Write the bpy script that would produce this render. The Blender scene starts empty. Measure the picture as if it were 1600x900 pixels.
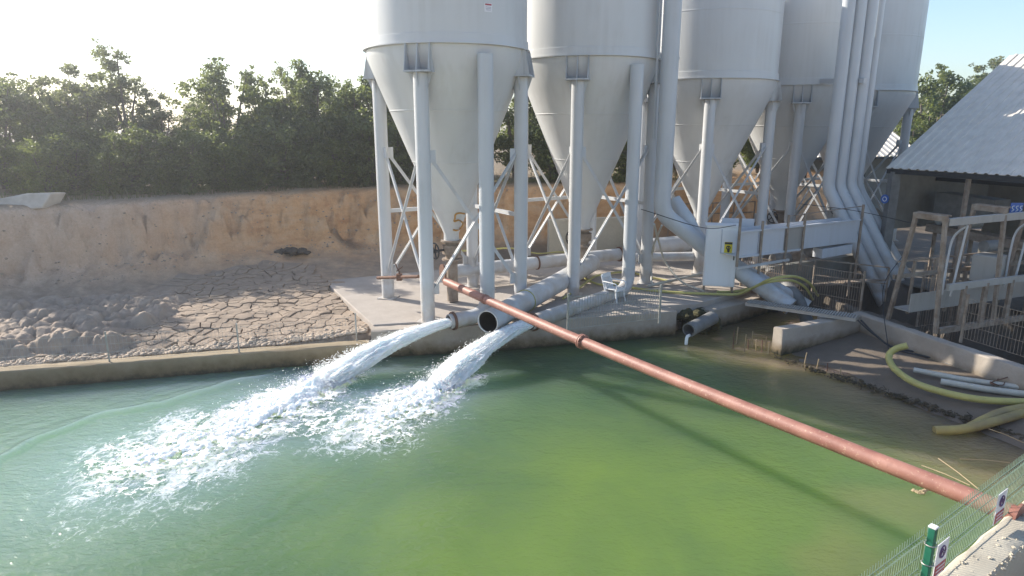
import bpy, bmesh, math, random
import numpy as np
from mathutils import Vector, Matrix
R = math.radians
rnd = random.Random(7)
C = bpy.context.scene.collection
SC = bpy.context.scene

# ---------------------------------------------------------------- camera, sky, sun, exposure
F, PITCH, EZ = 1030.0, math.atan(252/1030), 6.4
cam = bpy.data.cameras.new('camera'); co = bpy.data.objects.new('camera', cam); C.objects.link(co)
co.location = (0, 0, EZ); co.rotation_euler = (R(90)-PITCH, 0, 0)
cam.sensor_width = 36; cam.lens = 36*F/1600; cam.clip_end = 2000; cam.clip_start = .1
SC.camera = co
SUN_AZ, SUN_EL = R(-60), R(30)
W = bpy.data.worlds.new('World'); SC.world = W; W.use_nodes = True
nt = W.node_tree; bg = nt.nodes['Background']
sky = nt.nodes.new('ShaderNodeTexSky'); sky.sky_type = 'NISHITA'; sky.sun_disc = False
sky.sun_elevation = SUN_EL; sky.sun_rotation = SUN_AZ
sky.dust_density = 1.0; sky.air_density = 1.0; sky.ozone_density = 2.0
nt.links.new(sky.outputs[0], bg.inputs[0]); bg.inputs[1].default_value = .13
sl = bpy.data.lights.new('sun', 'SUN'); sl.energy = 4.6; sl.angle = R(.5); sl.color = (1, .93, .82)
so = bpy.data.objects.new('sun', sl); C.objects.link(so)
sd = Vector((math.sin(SUN_AZ)*math.cos(SUN_EL), math.cos(SUN_AZ)*math.cos(SUN_EL), math.sin(SUN_EL)))
so.rotation_euler = sd.to_track_quat('Z', 'Y').to_euler()
SC.view_settings.view_transform = 'Standard'; SC.view_settings.look = 'None'
SC.view_settings.gamma = 1; SC.view_settings.use_curve_mapping = False
SC.view_settings.exposure = 0.92

# ---------------------------------------------------------------- helpers
_c, _s = math.cos(PITCH), math.sin(PITCH)
def ray(px, py):
    v = (450-py)/F
    return Vector(((px-800)/F, _c+v*_s, -_s+v*_c))
def at(px, py, z):                      # point of height z seen at a pixel of the survey photograph
    d = ray(px, py); t = (z-EZ)/d.z
    return Vector((d.x*t, d.y*t, z))
def atY(px, py, Y):
    d = ray(px, py); t = Y/d.y
    return Vector((d.x*t, Y, EZ+d.z*t))
def V(*a): return Vector(a)

def tag(o, label=None, cat=None, group=None, kind=None):
    if label: o['label'] = label
    if cat: o['category'] = cat
    if group: o['group'] = group
    if kind: o['kind'] = kind
    return o
def thing(name, label, cat, loc=(0, 0, 0), rz=0, group=None):
    o = bpy.data.objects.new(name, None); C.objects.link(o); o.empty_display_size = .2
    o.location = loc; o.rotation_euler = (0, 0, rz)
    return tag(o, label, cat, group)
def copy_tree(o, parent=None):
    c = o.copy(); C.objects.link(c)
    if parent: c.parent = parent
    for ch in list(o.children): copy_tree(ch, c)
    return c

class MB:
    def __init__(s): s.v = []; s.f = []
    def add(s, vs, fs):
        n = len(s.v); s.v += [tuple(v) for v in vs]; s.f += [tuple(i+n for i in f) for f in fs]; return s
    def box(s, c, sz, rz=0, M=None):
        c = Vector(c); h = [x/2 for x in sz]
        m = M if M is not None else Matrix.Rotation(rz, 3, 'Z')
        vs = [c + m @ Vector((x*h[0], y*h[1], z*h[2])) for x in (-1, 1) for y in (-1, 1) for z in (-1, 1)]
        return s.add(vs, [(0,1,3,2),(4,6,7,5),(0,4,5,1),(2,3,7,6),(0,2,6,4),(1,5,7,3)])
    def bar(s, a, b, w, h, up=(0, 0, 1)):
        a = Vector(a); b = Vector(b); d = (b-a); L = d.length
        if L < 1e-6: return s
        z = d/L; up = Vector(up)
        x = up.cross(z)
        if x.length < 1e-3: x = Vector((1, 0, 0)).cross(z)
        x.normalize(); y = z.cross(x)
        m = Matrix((x, y, z)).transposed()
        return s.box((a+b)/2, (w, h, L), M=m)
    def tube(s, pts, r, n=12, caps=True):
        pts = [Vector(p) for p in pts]; m = len(pts)
        rs = r if isinstance(r, (list, tuple)) else [r]*m
        t0 = (pts[1]-pts[0]).normalized()
        x = t0.orthogonal().normalized(); prev = t0
        vs = []; fs = []
        for i, p in enumerate(pts):
            t = ((pts[min(i+1, m-1)]-p).normalized() + (p-pts[max(i-1, 0)]).normalized())
            t = t.normalized() if t.length > 1e-6 else prev
            q = prev.rotation_difference(t); x = q @ x; x = (x - t*x.dot(t)).normalized(); prev = t
            y = t.cross(x)
            for k in range(n):
                a = 2*math.pi*k/n
                vs.append(p + (x*math.cos(a)+y*math.sin(a))*rs[i])
        for i in range(m-1):
            for k in range(n):
                fs.append((i*n+k, i*n+(k+1)%n, (i+1)*n+(k+1)%n, (i+1)*n+k))
        if caps:
            fs.append(tuple(range(n-1, -1, -1))); fs.append(tuple((m-1)*n+k for k in range(n)))
        return s.add(vs, fs)
    def pipe(s, pts, r, wall=.02, n=20):    # hollow: outer and inner skin joined at both ends
        pts = [Vector(p) for p in pts]
        a = MB().tube(pts, r, n, False); b = MB().tube(pts, r-wall, n, False)
        N = len(a.v); m = len(pts)
        fs = a.f + [tuple(i+N for i in reversed(f)) for f in b.f]
        for base in (0, (m-1)*n):
            for k in range(n):
                q = (base+k, base+(k+1)%n, N+base+(k+1)%n, N+base+k)
                fs.append(q if base else q[::-1])
        return s.add(a.v+b.v, fs)
    def lathe(s, prof, n=48, c=(0, 0, 0), ax=None):
        c = Vector(c); m = len(prof); vs = []; fs = []
        for r, z in prof:
            for k in range(n):
                a = 2*math.pi*k/n
                p = Vector((r*math.cos(a), r*math.sin(a), z))
                if ax is not None: p = ax @ p
                vs.append(c+p)
        for i in range(m-1):
            for k in range(n):
                fs.append((i*n+k, i*n+(k+1)%n, (i+1)*n+(k+1)%n, (i+1)*n+k))
        return s.add(vs, fs)
    def prism(s, poly, d):              # polygon (list of Vector) extruded by vector d
        poly = [Vector(p) for p in poly]; d = Vector(d); n = len(poly)
        vs = poly + [p+d for p in poly]
        return s.add(vs, [tuple(range(n-1, -1, -1)), tuple(range(n, 2*n))] + [(k, (k+1) % n, n+(k+1) % n, n+k) for k in range(n)])
    def torus(s, c, ax, r, t, n=24, k=8):
        ax = Vector(ax).normalized(); x = ax.orthogonal().normalized(); y = ax.cross(x); c = Vector(c)
        vs = []; fs = []
        for i in range(n):
            a = 2*math.pi*i/n; d = x*math.cos(a)+y*math.sin(a)
            for j in range(k):
                b = 2*math.pi*j/k
                vs.append(c + d*(r+t*math.cos(b)) + ax*t*math.sin(b))
        for i in range(n):
            for j in range(k):
                fs.append((i*k+j, ((i+1) % n)*k+j, ((i+1) % n)*k+(j+1) % k, i*k+(j+1) % k))
        return s.add(vs, fs)
    def mesh(s, name, mat, org=(0, 0, 0), smooth=True):
        me = bpy.data.meshes.new(name); o = Vector(org)
        me.from_pydata([tuple(Vector(v)-o) for v in s.v], [], s.f)
        if mat: me.materials.append(mat)
        b = bmesh.new(); b.from_mesh(me); bmesh.ops.recalc_face_normals(b, faces=b.faces); b.to_mesh(me); b.free()
        if smooth:
            me.shade_smooth(); me.set_sharp_from_angle(angle=R(32))
        return me
    def build(s, name, mat, parent=None, org=None, smooth=True, bevel=0):
        if org is None: org = parent_org(parent)
        o = bpy.data.objects.new(name, s.mesh(name, mat, org, smooth)); C.objects.link(o)
        if parent: o.parent = parent
        if bevel:
            bv = o.modifiers.new('bevel', 'BEVEL'); bv.width = bevel; bv.segments = 2; bv.limit_method = 'ANGLE'; bv.angle_limit = R(50)
        return o
def parent_org(p):
    o = Vector((0, 0, 0))
    while p is not None: o += p.location; p = p.parent
    return o
def obj_top(name, mb, mat, label, cat, group=None, kind=None, bevel=0, smooth=True):
    # a one mesh thing, its origin at its lowest middle point
    a = np.array([tuple(v) for v in mb.v]); org = ((a[:,0].min()+a[:,0].max())/2, (a[:,1].min()+a[:,1].max())/2, a[:,2].min())
    o = mb.build(name, mat, None, org=org, bevel=bevel, smooth=smooth); o.location = org
    return tag(o, label, cat, group, kind)
def spline(pts, k=8):
    pts = [Vector(p) for p in pts]; P = [pts[0]*2-pts[1]] + pts + [pts[-1]*2-pts[-2]]; out = []
    for i in range(1, len(P)-2):
        for j in range(k):
            t = j/k; a, b, c, d = P[i-1], P[i], P[i+1], P[i+2]
            out.append(.5*((2*b) + (c-a)*t + (2*a-5*b+4*c-d)*t*t + (3*b-a-3*c+d)*t**3))
    out.append(pts[-1]); return out
def bend(a, b, c, rad, n=6):            # the points of a smooth elbow round corner b
    a, b, c = Vector(a), Vector(b), Vector(c)
    p = b+(a-b).normalized()*rad; q = b+(c-b).normalized()*rad
    return [p*(1-t)**2 + b*2*t*(1-t) + q*t*t for t in [i/n for i in range(n+1)]]

# numpy noise
def hash2(ix, iy, seed):
    h = (ix.astype(np.int64)*374761393 + iy.astype(np.int64)*668265263 + seed*1442695041) & 0x7fffffff
    h = ((h ^ (h >> 13))*1274126177) & 0x7fffffff
    h = h ^ (h >> 16)
    return (h & 0xffff)/65535.0
def vnoise(x, y, seed=0):
    x = np.asarray(x, float); y = np.asarray(y, float)
    ix = np.floor(x); iy = np.floor(y); fx = x-ix; fy = y-iy
    fx = fx*fx*fx*(fx*(fx*6-15)+10); fy = fy*fy*fy*(fy*(fy*6-15)+10)
    a = hash2(ix, iy, seed); b = hash2(ix+1, iy, seed); c = hash2(ix, iy+1, seed); d = hash2(ix+1, iy+1, seed)
    return (a*(1-fx)+b*fx)*(1-fy) + (c*(1-fx)+d*fx)*fy
def fbm(x, y, o=4, seed=0):
    t = 0; a = 1; n = 0
    for i in range(o):
        t = t+a*vnoise(x, y, seed+i*17); n += a; a *= .5; x = np.asarray(x)*2.03+5.1; y = np.asarray(y)*2.03+1.7
    return t/n
def worley(x, y, seed=0):               # F1, F2 and the id of the nearest cell
    ix = np.floor(x); iy = np.floor(y); f1 = np.full(np.shape(x), 9.); f2 = f1.copy(); cid = f1.copy()
    for dx in (-1, 0, 1):
        for dy in (-1, 0, 1):
            cx = ix+dx; cy = iy+dy
            px = cx+.1+.8*hash2(cx, cy, seed); py = cy+.1+.8*hash2(cx, cy, seed+7)
            d = np.hypot(px-x, py-y); k = d < f1
            f2 = np.where(k, f1, np.minimum(f2, d)); cid = np.where(k, hash2(cx, cy, seed+3), cid); f1 = np.where(k, d, f1)
    return f1, f2, cid
def sstep(a, b, x):
    t = np.clip((np.asarray(x, float)-a)/(b-a), 0, 1); return t*t*(3-2*t)
def seg_dist(x, y, pts):                # distance and parameter along a polyline
    best = np.full(np.shape(x), 1e9); par = np.zeros(np.shape(x)); side = np.zeros(np.shape(x)); L = 0
    for (ax, ay), (bx, by) in zip(pts[:-1], pts[1:]):
        dx, dy = bx-ax, by-ay; l = math.hypot(dx, dy)
        t = np.clip(((x-ax)*dx+(y-ay)*dy)/(l*l), 0, 1)
        d = np.hypot(x-ax-t*dx, y-ay-t*dy); k = d < best
        best = np.where(k, d, best); par = np.where(k, L+t*l, par); side = np.where(k, np.sign(dx*(y-ay)-dy*(x-ax)), side); L += l
    return best, par, side
def grid_mesh(name, X, Y, Zz, mat, mask=None, smooth=True):
    ny, nx = X.shape
    v = np.stack([X, Y, Zz], -1).reshape(-1, 3)
    i = np.arange(ny*nx).reshape(ny, nx)
    q = np.stack([i[:-1,:-1], i[:-1,1:], i[1:,1:], i[1:,:-1]], -1).reshape(-1, 4)
    if mask is not None:
        q = q[mask[:-1,:-1].reshape(-1)]
        used = np.unique(q); remap = np.zeros(ny*nx, int); remap[used] = np.arange(len(used)); v = v[used]; q = remap[q]
    else: used = np.arange(ny*nx)
    return np_mesh(name, v, q, mat, smooth), used
def np_mesh(name, v, q, mat, smooth=True):
    me = bpy.data.meshes.new(name); k = q.shape[1]
    me.vertices.add(len(v)); me.vertices.foreach_set('co', np.asarray(v, np.float32).ravel())
    me.loops.add(q.size); me.loops.foreach_set('vertex_index', q.astype(np.int32).ravel())
    me.polygons.add(len(q)); me.polygons.foreach_set('loop_start', np.arange(0, q.size, k, dtype=np.int32))
    me.update(calc_edges=True); me.validate()
    if mat: me.materials.append(mat)
    if smooth: me.shade_smooth()
    return me
def link(name, me, parent=None):
    o = bpy.data.objects.new(name, me); C.objects.link(o)
    if parent: o.parent = parent
    return o
def attr(me, name, vals):
    a = me.attributes.new(name, 'FLOAT', 'POINT'); a.data.foreach_set('value', np.asarray(vals, np.float32))

# ---------------------------------------------------------------- materials
class NT:
    def __init__(s, name):
        s.m = bpy.data.materials.new(name); s.m.use_nodes = True; s.t = s.m.node_tree; s.n = s.t.nodes
        s.b = s.n['Principled BSDF']; s.out = s.n['Material Output']
        s.geo = s.n.new('ShaderNodeNewGeometry'); s.tc = s.n.new('ShaderNodeTexCoord')
    def l(s, a, b): s.t.links.new(a, b)
    def val(s, sock, v):
        if hasattr(v, 'node'): s.l(v, sock)
        else: sock.default_value = v
    def map(s, scale=(1, 1, 1), src=None, rot=(0, 0, 0)):
        m = s.n.new('ShaderNodeMapping'); m.inputs['Scale'].default_value = scale; m.inputs['Rotation'].default_value = rot
        s.l(src or s.geo.outputs['Position'], m.inputs['Vector']); return m.outputs[0]
    def noise(s, scale, detail=4, rough=.55, vec=None, dist=0):
        n = s.n.new('ShaderNodeTexNoise'); n.inputs['Scale'].default_value = scale; n.inputs['Detail'].default_value = detail
        n.inputs['Roughness'].default_value = rough; n.inputs['Distortion'].default_value = dist
        s.l(vec or s.geo.outputs['Position'], n.inputs['Vector']); return n.outputs[0]
    def vor(s, scale, feat='F1', vec=None):
        n = s.n.new('ShaderNodeTexVoronoi'); n.feature = feat; n.inputs['Scale'].default_value = scale
        s.l(vec or s.geo.outputs['Position'], n.inputs['Vector']); return n.outputs[0]
    def ramp(s, fac, stops):
        r = s.n.new('ShaderNodeValToRGB'); e = r.color_ramp.elements
        while len(e) < len(stops): e.new(.5)
        for x, (p, c) in zip(e, stops):
            x.position = p; x.color = (*c, 1) if len(c) == 3 else c
        s.l(fac, r.inputs[0]); return r.outputs[0]
    def mix(s, fac, a, b, mode='MIX'):
        m = s.n.new('ShaderNodeMix'); m.data_type = 'RGBA'; m.blend_type = mode
        s.val(m.inputs[0], fac)
        for sk, v in ((m.inputs[6], a), (m.inputs[7], b)):
            s.val(sk, (*v, 1) if isinstance(v, tuple) and len(v) == 3 else v)
        return m.outputs[2]
    def math(s, op, a, b=0):
        m = s.n.new('ShaderNodeMath'); m.operation = op; s.val(m.inputs[0], a); s.val(m.inputs[1], b); return m.outputs[0]
    def rng(s, v, a, b, c=0, d=1):
        m = s.n.new('ShaderNodeMapRange'); s.val(m.inputs[0], v)
        for i, x in enumerate((a, b, c, d)): m.inputs[i+1].default_value = x
        return m.outputs[0]
    def attr(s, name):
        a = s.n.new('ShaderNodeAttribute'); a.attribute_name = name; return a.outputs['Fac']
    def bump(s, h, strength=.3, dist=.02):
        b = s.n.new('ShaderNodeBump'); b.inputs['Strength'].default_value = strength; b.inputs['Distance'].default_value = dist
        s.l(h, b.inputs['Height']); s.l(b.outputs[0], s.b.inputs['Normal']); return b
    def set(s, **k):
        for n, v in k.items():
            n = n.replace('_', ' '); n = {'Color': 'Base Color', 'IOR': 'IOR'}.get(n, n)
            if isinstance(v, tuple) and len(v) == 3 and n == 'Base Color': v = (*v, 1)
            s.val(s.b.inputs[n], v)
        return s
def simple(name, c1, c2=None, scale=3, rough=.6, metal=0, bump=0, bscale=40, bdist=.01):
    m = NT(name); c2 = c2 or tuple(x*.75 for x in c1)
    n = m.noise(scale, 6, .6)
    m.set(Color=m.ramp(n, [(.3, c2), (.7, c1)]), Roughness=rough, Metallic=metal)
    if bump: m.bump(m.noise(bscale, 4), bump, bdist)
    return m.m

def paint_mat(name, base, dirt_shade, amount=.5, rough=.38, lowrust=True):
    m = NT(name); z = m.n.new('ShaderNodeSeparateXYZ'); m.l(m.geo.outputs['Position'], z.inputs[0])
    streak = m.noise(1, 5, .6, m.map((5, 5, .25))); blot = m.noise(.9, 5, .6)
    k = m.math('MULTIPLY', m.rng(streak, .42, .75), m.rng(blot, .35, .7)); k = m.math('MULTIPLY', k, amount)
    col = m.mix(k, base, dirt_shade)
    fine = m.noise(60, 3); col = m.mix(m.rng(fine, .64, .8, 0, .18), col, tuple(x*.6 for x in dirt_shade))
    if lowrust:     # splashed clay on the lowest metre of the steel
        low = m.math('MULTIPLY', m.rng(z.outputs[2], 2.3, .7), m.rng(m.noise(2.2, 5), .36, .62))
        col = m.mix(m.math('MULTIPLY', low, .75), col, (.36, .27, .18))
    m.set(Color=col, Roughness=m.rng(blot, .3, .7, rough-.08, rough+.14))
    m.bump(m.noise(1.3, 3), .12, .03)
    return m.m

M = {}
M['silo'] = paint_mat('silo_paint', (.585, .59, .585), (.43, .42, .39), .5)
M['steel'] = paint_mat('steel_paint', (.55, .56, .57), (.36, .34, .30), .6)
M['pipe'] = paint_mat('pipe_paint', (.52, .54, .56), (.38, .37, .34), .5)
M['bracket'] = paint_mat('bracket_shade_paint', (.50, .52, .54), (.10, .09, .08), .95, .5, False)  # near-black streaks paint in the shade of the bracket recesses
M['panel'] = paint_mat('panel_paint', (.58, .60, .64), (.42, .40, .36), .5, .32, False)
M['panel_dirty_shaded'] = paint_mat('panel_dirty_shaded', (.40, .375, .34), (.24, .21, .17), .9, .5, False)  # dirty trough panel; on the gantry its dark tone is painted yard shade
M['white'] = paint_mat('cabinet_paint', (.78, .79, .80), (.5, .48, .44), .35, .35, False)
M['plastic'] = simple('white_plastic', (.82, .82, .82), (.72, .72, .71), 4, .35)
M['oldsteel'] = simple('weathered_steel', (.36, .30, .24), (.19, .135, .095), 5, .65, .1, .2, 60)
M['galv'] = simple('galvanised', (.42, .42, .40), (.30, .29, .26), 6, .5, .35)
M['rust'] = simple('rusty_steel', (.20, .10, .06), (.10, .055, .04), 8, .8, 0, .3, 80)
M['dark'] = simple('dark_iron', (.035, .033, .032), (.02, .02, .02), 8, .5)
M['black'] = simple('pipe_shade_black', (.008, .008, .008), (.005, .005, .005), 8, .7)
M['cable'] = simple('black_cable', (.035, .035, .04), (.02, .02, .02), 8, .5)
M['hose'] = simple('yellow_hose', (.50, .47, .16), (.38, .34, .12), 3, .45, 0, .25, 90, .004)
M['hose2'] = simple('muddy_yellow_hose', (.40, .33, .12), (.26, .20, .10), 2, .5, 0, .25, 90, .004)
M['palehose'] = simple('pale_hose', (.55, .54, .48), (.42, .40, .34), 4, .5)
M['rubble'] = simple('pale_rock', (.56, .50, .43), (.42, .36, .30), 3, .9, 0, .6, 25, .03)
M['sunroof'] = simple('light_roof', (.70, .65, .57), (.58, .53, .46), 3, .5)
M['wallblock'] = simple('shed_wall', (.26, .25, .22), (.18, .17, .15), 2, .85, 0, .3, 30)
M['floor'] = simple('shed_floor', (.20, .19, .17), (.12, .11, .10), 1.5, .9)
M['signred'] = simple('sign_red', (.42, .04, .06), (.36, .035, .05), 5, .4)
M['signwhite'] = simple('sign_white', (.80, .79, .80), (.70, .69, .70), 5, .4)
M['signyellow'] = simple('sign_yellow', (.80, .66, .03), (.74, .6, .03), 5, .4)
M['signblack'] = simple('sign_black', (.02, .02, .02), (.015, .015, .015), 5, .4)
M['signpurple'] = simple('sign_purple', (.12, .05, .16), (.10, .04, .14), 5, .4)
M['signblue'] = simple('sign_blue', (.05, .13, .42), (.04, .11, .36), 5, .4)
M['orange'] = simple('orange_paint', (.50, .26, .05), (.42, .22, .05), 12, .6)
M['green'] = simple('green_fence_paint', (.02, .17, .10), (.015, .12, .075), 8, .4)
M['wire'] = simple('green_wire', (.26, .34, .26), (.16, .23, .17), 10, .4, .2)
M['bark'] = simple('bark', (.20, .16, .13), (.10, .08, .065), 6, .9, 0, .5, 30, .02)
M['stick'] = simple('dry_stick', (.42, .33, .20), (.30, .22, .13), 5, .8)
M['conveyor'] = simple('grey_machine', (.22, .22, .21), (.13, .125, .12), 3, .6)

def redpipe():
    m = NT('red_oxide_pipe'); n = m.noise(2.5, 6, .6); k = m.noise(22, 4, .6)
    col = m.ramp(n, [(.3, (.24, .10, .075)), (.7, (.37, .18, .135))])
    col = m.mix(m.rng(k, .60, .72, 0, .7), col, (.56, .42, .30)); col = m.mix(m.rng(m.noise(6, 5), .62, .75, 0, .6), col, (.20, .085, .06))
    m.set(Color=col, Roughness=.55); m.bump(k, .2, .01); return m.m
M['redpipe'] = redpipe()

def concrete(name, c1, c2, moss=True, top=.45):
    m = NT(name); n = m.noise(1.1, 6, .65); f = m.noise(14, 6, .65)
    col = m.ramp(n, [(.28, c2), (.7, c1)]); col = m.mix(m.rng(f, .35, .75, 0, .45), col, tuple(x*.7 for x in c1))
    if moss:        # algae and wet silt along the waterline
        z = m.n.new('ShaderNodeSeparateXYZ'); m.l(m.geo.outputs['Position'], z.inputs[0])
        zz = m.math('ADD', z.outputs[2], m.math('MULTIPLY', m.math('SUBTRACT', m.noise(3.5, 6, .7), .5), .5))
        col = m.mix(m.rng(zz, top, top*.35, 0, .85), col, (.15, .105, .05))
        col = m.mix(m.rng(zz, .17, .02, 0, .95), col, (.035, .033, .016))
    m.set(Color=col, Roughness=.9); m.bump(m.mix(.5, f, m.noise(50, 4)), .5, .02); return m.m
M['concrete'] = concrete('pond_concrete', (.46, .40, .34), (.34, .29, .235))
M['kerb'] = concrete('stained_kerb', (.36, .29, .19), (.27, .20, .12), True, .5)
M['pad'] = concrete('pad_concrete', (.44, .39, .345), (.33, .285, .24), False)
M['topconc'] = concrete('tan_concrete', (.55, .50, .40), (.42, .37, .29), False)  # paler, warmer concrete

def ground_mat():
    m = NT('earth')
    z = m.n.new('ShaderNodeSeparateXYZ'); m.l(m.geo.outputs['Position'], z.inputs[0])
    big = m.noise(.35, 5, .6); mid = m.noise(2.2, 6, .65); fine = m.noise(16, 6, .7)
    mud = m.ramp(mid, [(.3, (.29, .22, .16)), (.7, (.41, .325, .245))])
    clay = m.ramp(m.noise(1.1, 6, .65, m.map((1, 1, 2.2))), [(.28, (.47, .23, .10)), (.5, (.66, .39, .20)), (.72, (.68, .47, .29))])
    # pale crust left, ochre towards the silos
    x = m.rng(m.math('ADD', z.outputs[0], m.math('MULTIPLY', big, 6)), -13, -6)
    clay = m.mix(x, m.ramp(mid, [(.3, (.56, .375, .255)), (.7, (.68, .51, .385))]), clay)
    bank = m.rng(m.math('ADD', z.outputs[2], m.math('MULTIPLY', mid, .9)), 1.25, 2.0)
    col = m.mix(bank, mud, clay)
    soil = m.ramp(fine, [(.3, (.17, .125, .08)), (.7, (.30, .23, .15))])
    col = m.mix(m.rng(m.math('ADD', z.outputs[2], m.math('MULTIPLY', fine, .25)), 3.72, 3.9), col, soil)
    wet_and_shade = m.attr('wet_and_shade'); col = m.mix(wet_and_shade, col, (.085, .07, .052))
    vein = m.rng(m.noise(1, 5, .7, m.map((3.2, 3.2, .7))), .55, .72, 0, .35)
    col = m.mix(m.math('MULTIPLY', vein, bank), col, (.22, .12, .065))
    col = m.mix(m.rng(fine, .3, .8, 0, .3), col, (.16, .115, .08))
    m.set(Color=col, Roughness=m.rng(wet_and_shade, 0, 1, .95, .45)); m.bump(m.mix(.55, mid, m.mix(.5, fine, m.noise(45, 4, .7))), .9, .10); return m.m
M['ground'] = ground_mat()
M['mudplate'] = simple('dried_mud', (.36, .28, .21), (.25, .19, .14), 2.2, .95, 0, .6, 22, .02)
M['mudpit'] = simple('mud_crack', (.10, .075, .055), (.07, .05, .04), 3, 1)
M['clod'] = simple('mud_clod', (.40, .32, .25), (.30, .235, .18), 1.6, .95, 0, .7, 18, .03)
M['gravel'] = simple('gravel_crumbs', (.48, .40, .31), (.33, .26, .20), 9, .95)

def leaf_mat(name, c1, c2, c3):
    m = NT(name); oi = m.n.new('ShaderNodeObjectInfo')
    ri = m.geo.outputs['Random Per Island']
    col = m.ramp(ri, [(0, c1), (.55, c2), (1, c3)])
    col = m.mix(m.rng(oi.outputs['Random'], 0, 1, 0, .35), col, c3)
    m.set(Color=col, Roughness=.5)
    tr = m.n.new('ShaderNodeBsdfTranslucent'); m.l(m.mix(.5, col, (.24, .29, .06)), tr.inputs[0])
    mx = m.n.new('ShaderNodeMixShader'); mx.inputs[0].default_value = .52
    m.l(m.b.outputs[0], mx.inputs[1]); m.l(tr.outputs[0], mx.inputs[2]); m.l(mx.outputs[0], m.out.inputs[0]); return m.m
M['leaf'] = leaf_mat('leaf_dark', (.065, .085, .04), (.12, .15, .06), (.23, .25, .10))
M['leaf2'] = leaf_mat('leaf_light', (.10, .13, .045), (.16, .20, .06), (.25, .27, .085))
M['leaf3'] = leaf_mat('leaf_olive', (.10, .11, .07), (.16, .17, .105), (.26, .25, .15))
M['grass'] = leaf_mat('dry_grass', (.14, .11, .06), (.22, .18, .10), (.14, .17, .06))

def water_mat():
    m = NT('turbid_water')
    sh = m.attr('shallow')
    cl = m.noise(.28, 4, .55, m.map((1, .8, 1)), 1.2)
    deep = m.ramp(cl, [(.34, (.058, .116, .054)), (.66, (.100, .162, .056))])
    sun_glow = m.math('MULTIPLY', m.attr('sun_glow'), m.rng(m.noise(.5, 4, .55, None, .8), .25, .65, .45, 1))
    deep = m.mix(sun_glow, deep, (.135, .210, .052))  # yellow-green glow of sun shafts painted into the water colour
    col = m.mix(sh, deep, m.ramp(m.noise(.8, 4, .5), [(.3, (.21, .165, .08)), (.7, (.31, .24, .115))]))
    aer = m.attr('aer'); col = m.mix(aer, col, (.24, .37, .32))
    fr = m.attr('froth'); wv = m.n.new('ShaderNodeVectorMath'); wv.operation = 'ADD'
    nz = m.n.new('ShaderNodeTexNoise'); nz.inputs['Scale'].default_value = 2.2; nz.inputs['Detail'].default_value = 3; m.l(m.geo.outputs['Position'], nz.inputs['Vector'])
    sc = m.n.new('ShaderNodeVectorMath'); sc.operation = 'SCALE'; sc.inputs['Scale'].default_value = .55; m.l(nz.outputs[1], sc.inputs[0])
    m.l(m.map((1.5, 1, 0), rot=(0, 0, -.9)), wv.inputs[0]); m.l(sc.outputs[0], wv.inputs[1])
    def ridge(sc_, det, k_): return m.math('SUBTRACT', 1, m.math('MULTIPLY', m.math('ABSOLUTE', m.math('SUBTRACT', m.noise(sc_, det, .6, wv.outputs[0], .8), .5)), k_))
    web = m.math('MAXIMUM', ridge(1.6, 5, 9), m.math('MULTIPLY', ridge(4.2, 5, 8), .8))
    web = m.math('ADD', m.math('MULTIPLY', web, .6), m.math('MULTIPLY', m.noise(10, 5, .7), .8))
    k = m.rng(m.math('ADD', web, m.math('MULTIPLY', fr, 1.0)), 1.18, 1.62)
    k = m.math('MULTIPLY', k, m.rng(fr, .04, .16)); col = m.mix(k, col, (.74, .80, .80)); rough = m.rng(k, 0, 1, .06, .6)
    m.set(Color=col, Roughness=rough, IOR=1.33)
    m.b.inputs['Subsurface Weight'].default_value = 1; m.b.inputs['Subsurface Radius'].default_value = (1.0, 1.2, .5); m.b.inputs['Subsurface Scale'].default_value = 6
    rip = m.mix(.4, m.noise(2.2, 3, .5, m.map((1, 1.7, 1), rot=(0, 0, .5)), .6), m.noise(7.5, 3, .55, m.map((1, 1.5, 1), rot=(0, 0, -.4)), .4))
    rip2 = m.math('MULTIPLY', rip, m.rng(m.noise(.35, 2), .3, .65, .45, 1.1))
    m.bump(rip2, .55, .12); return m.m
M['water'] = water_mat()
def foam_mat():
    m = NT('white_foam'); n = m.noise(18, 5, .65)
    m.set(Color=m.ramp(n, [(.3, (.78, .82, .82)), (.65, (.90, .92, .92))]), Roughness=.55)
    m.b.inputs['Subsurface Weight'].default_value = .85; m.b.inputs['Subsurface Radius'].default_value = (.12, .14, .14); m.b.inputs['Subsurface Scale'].default_value = 1
    m.bump(m.noise(34, 4, .7), .5, .03); return m.m
M['foam'] = foam_mat()

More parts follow.
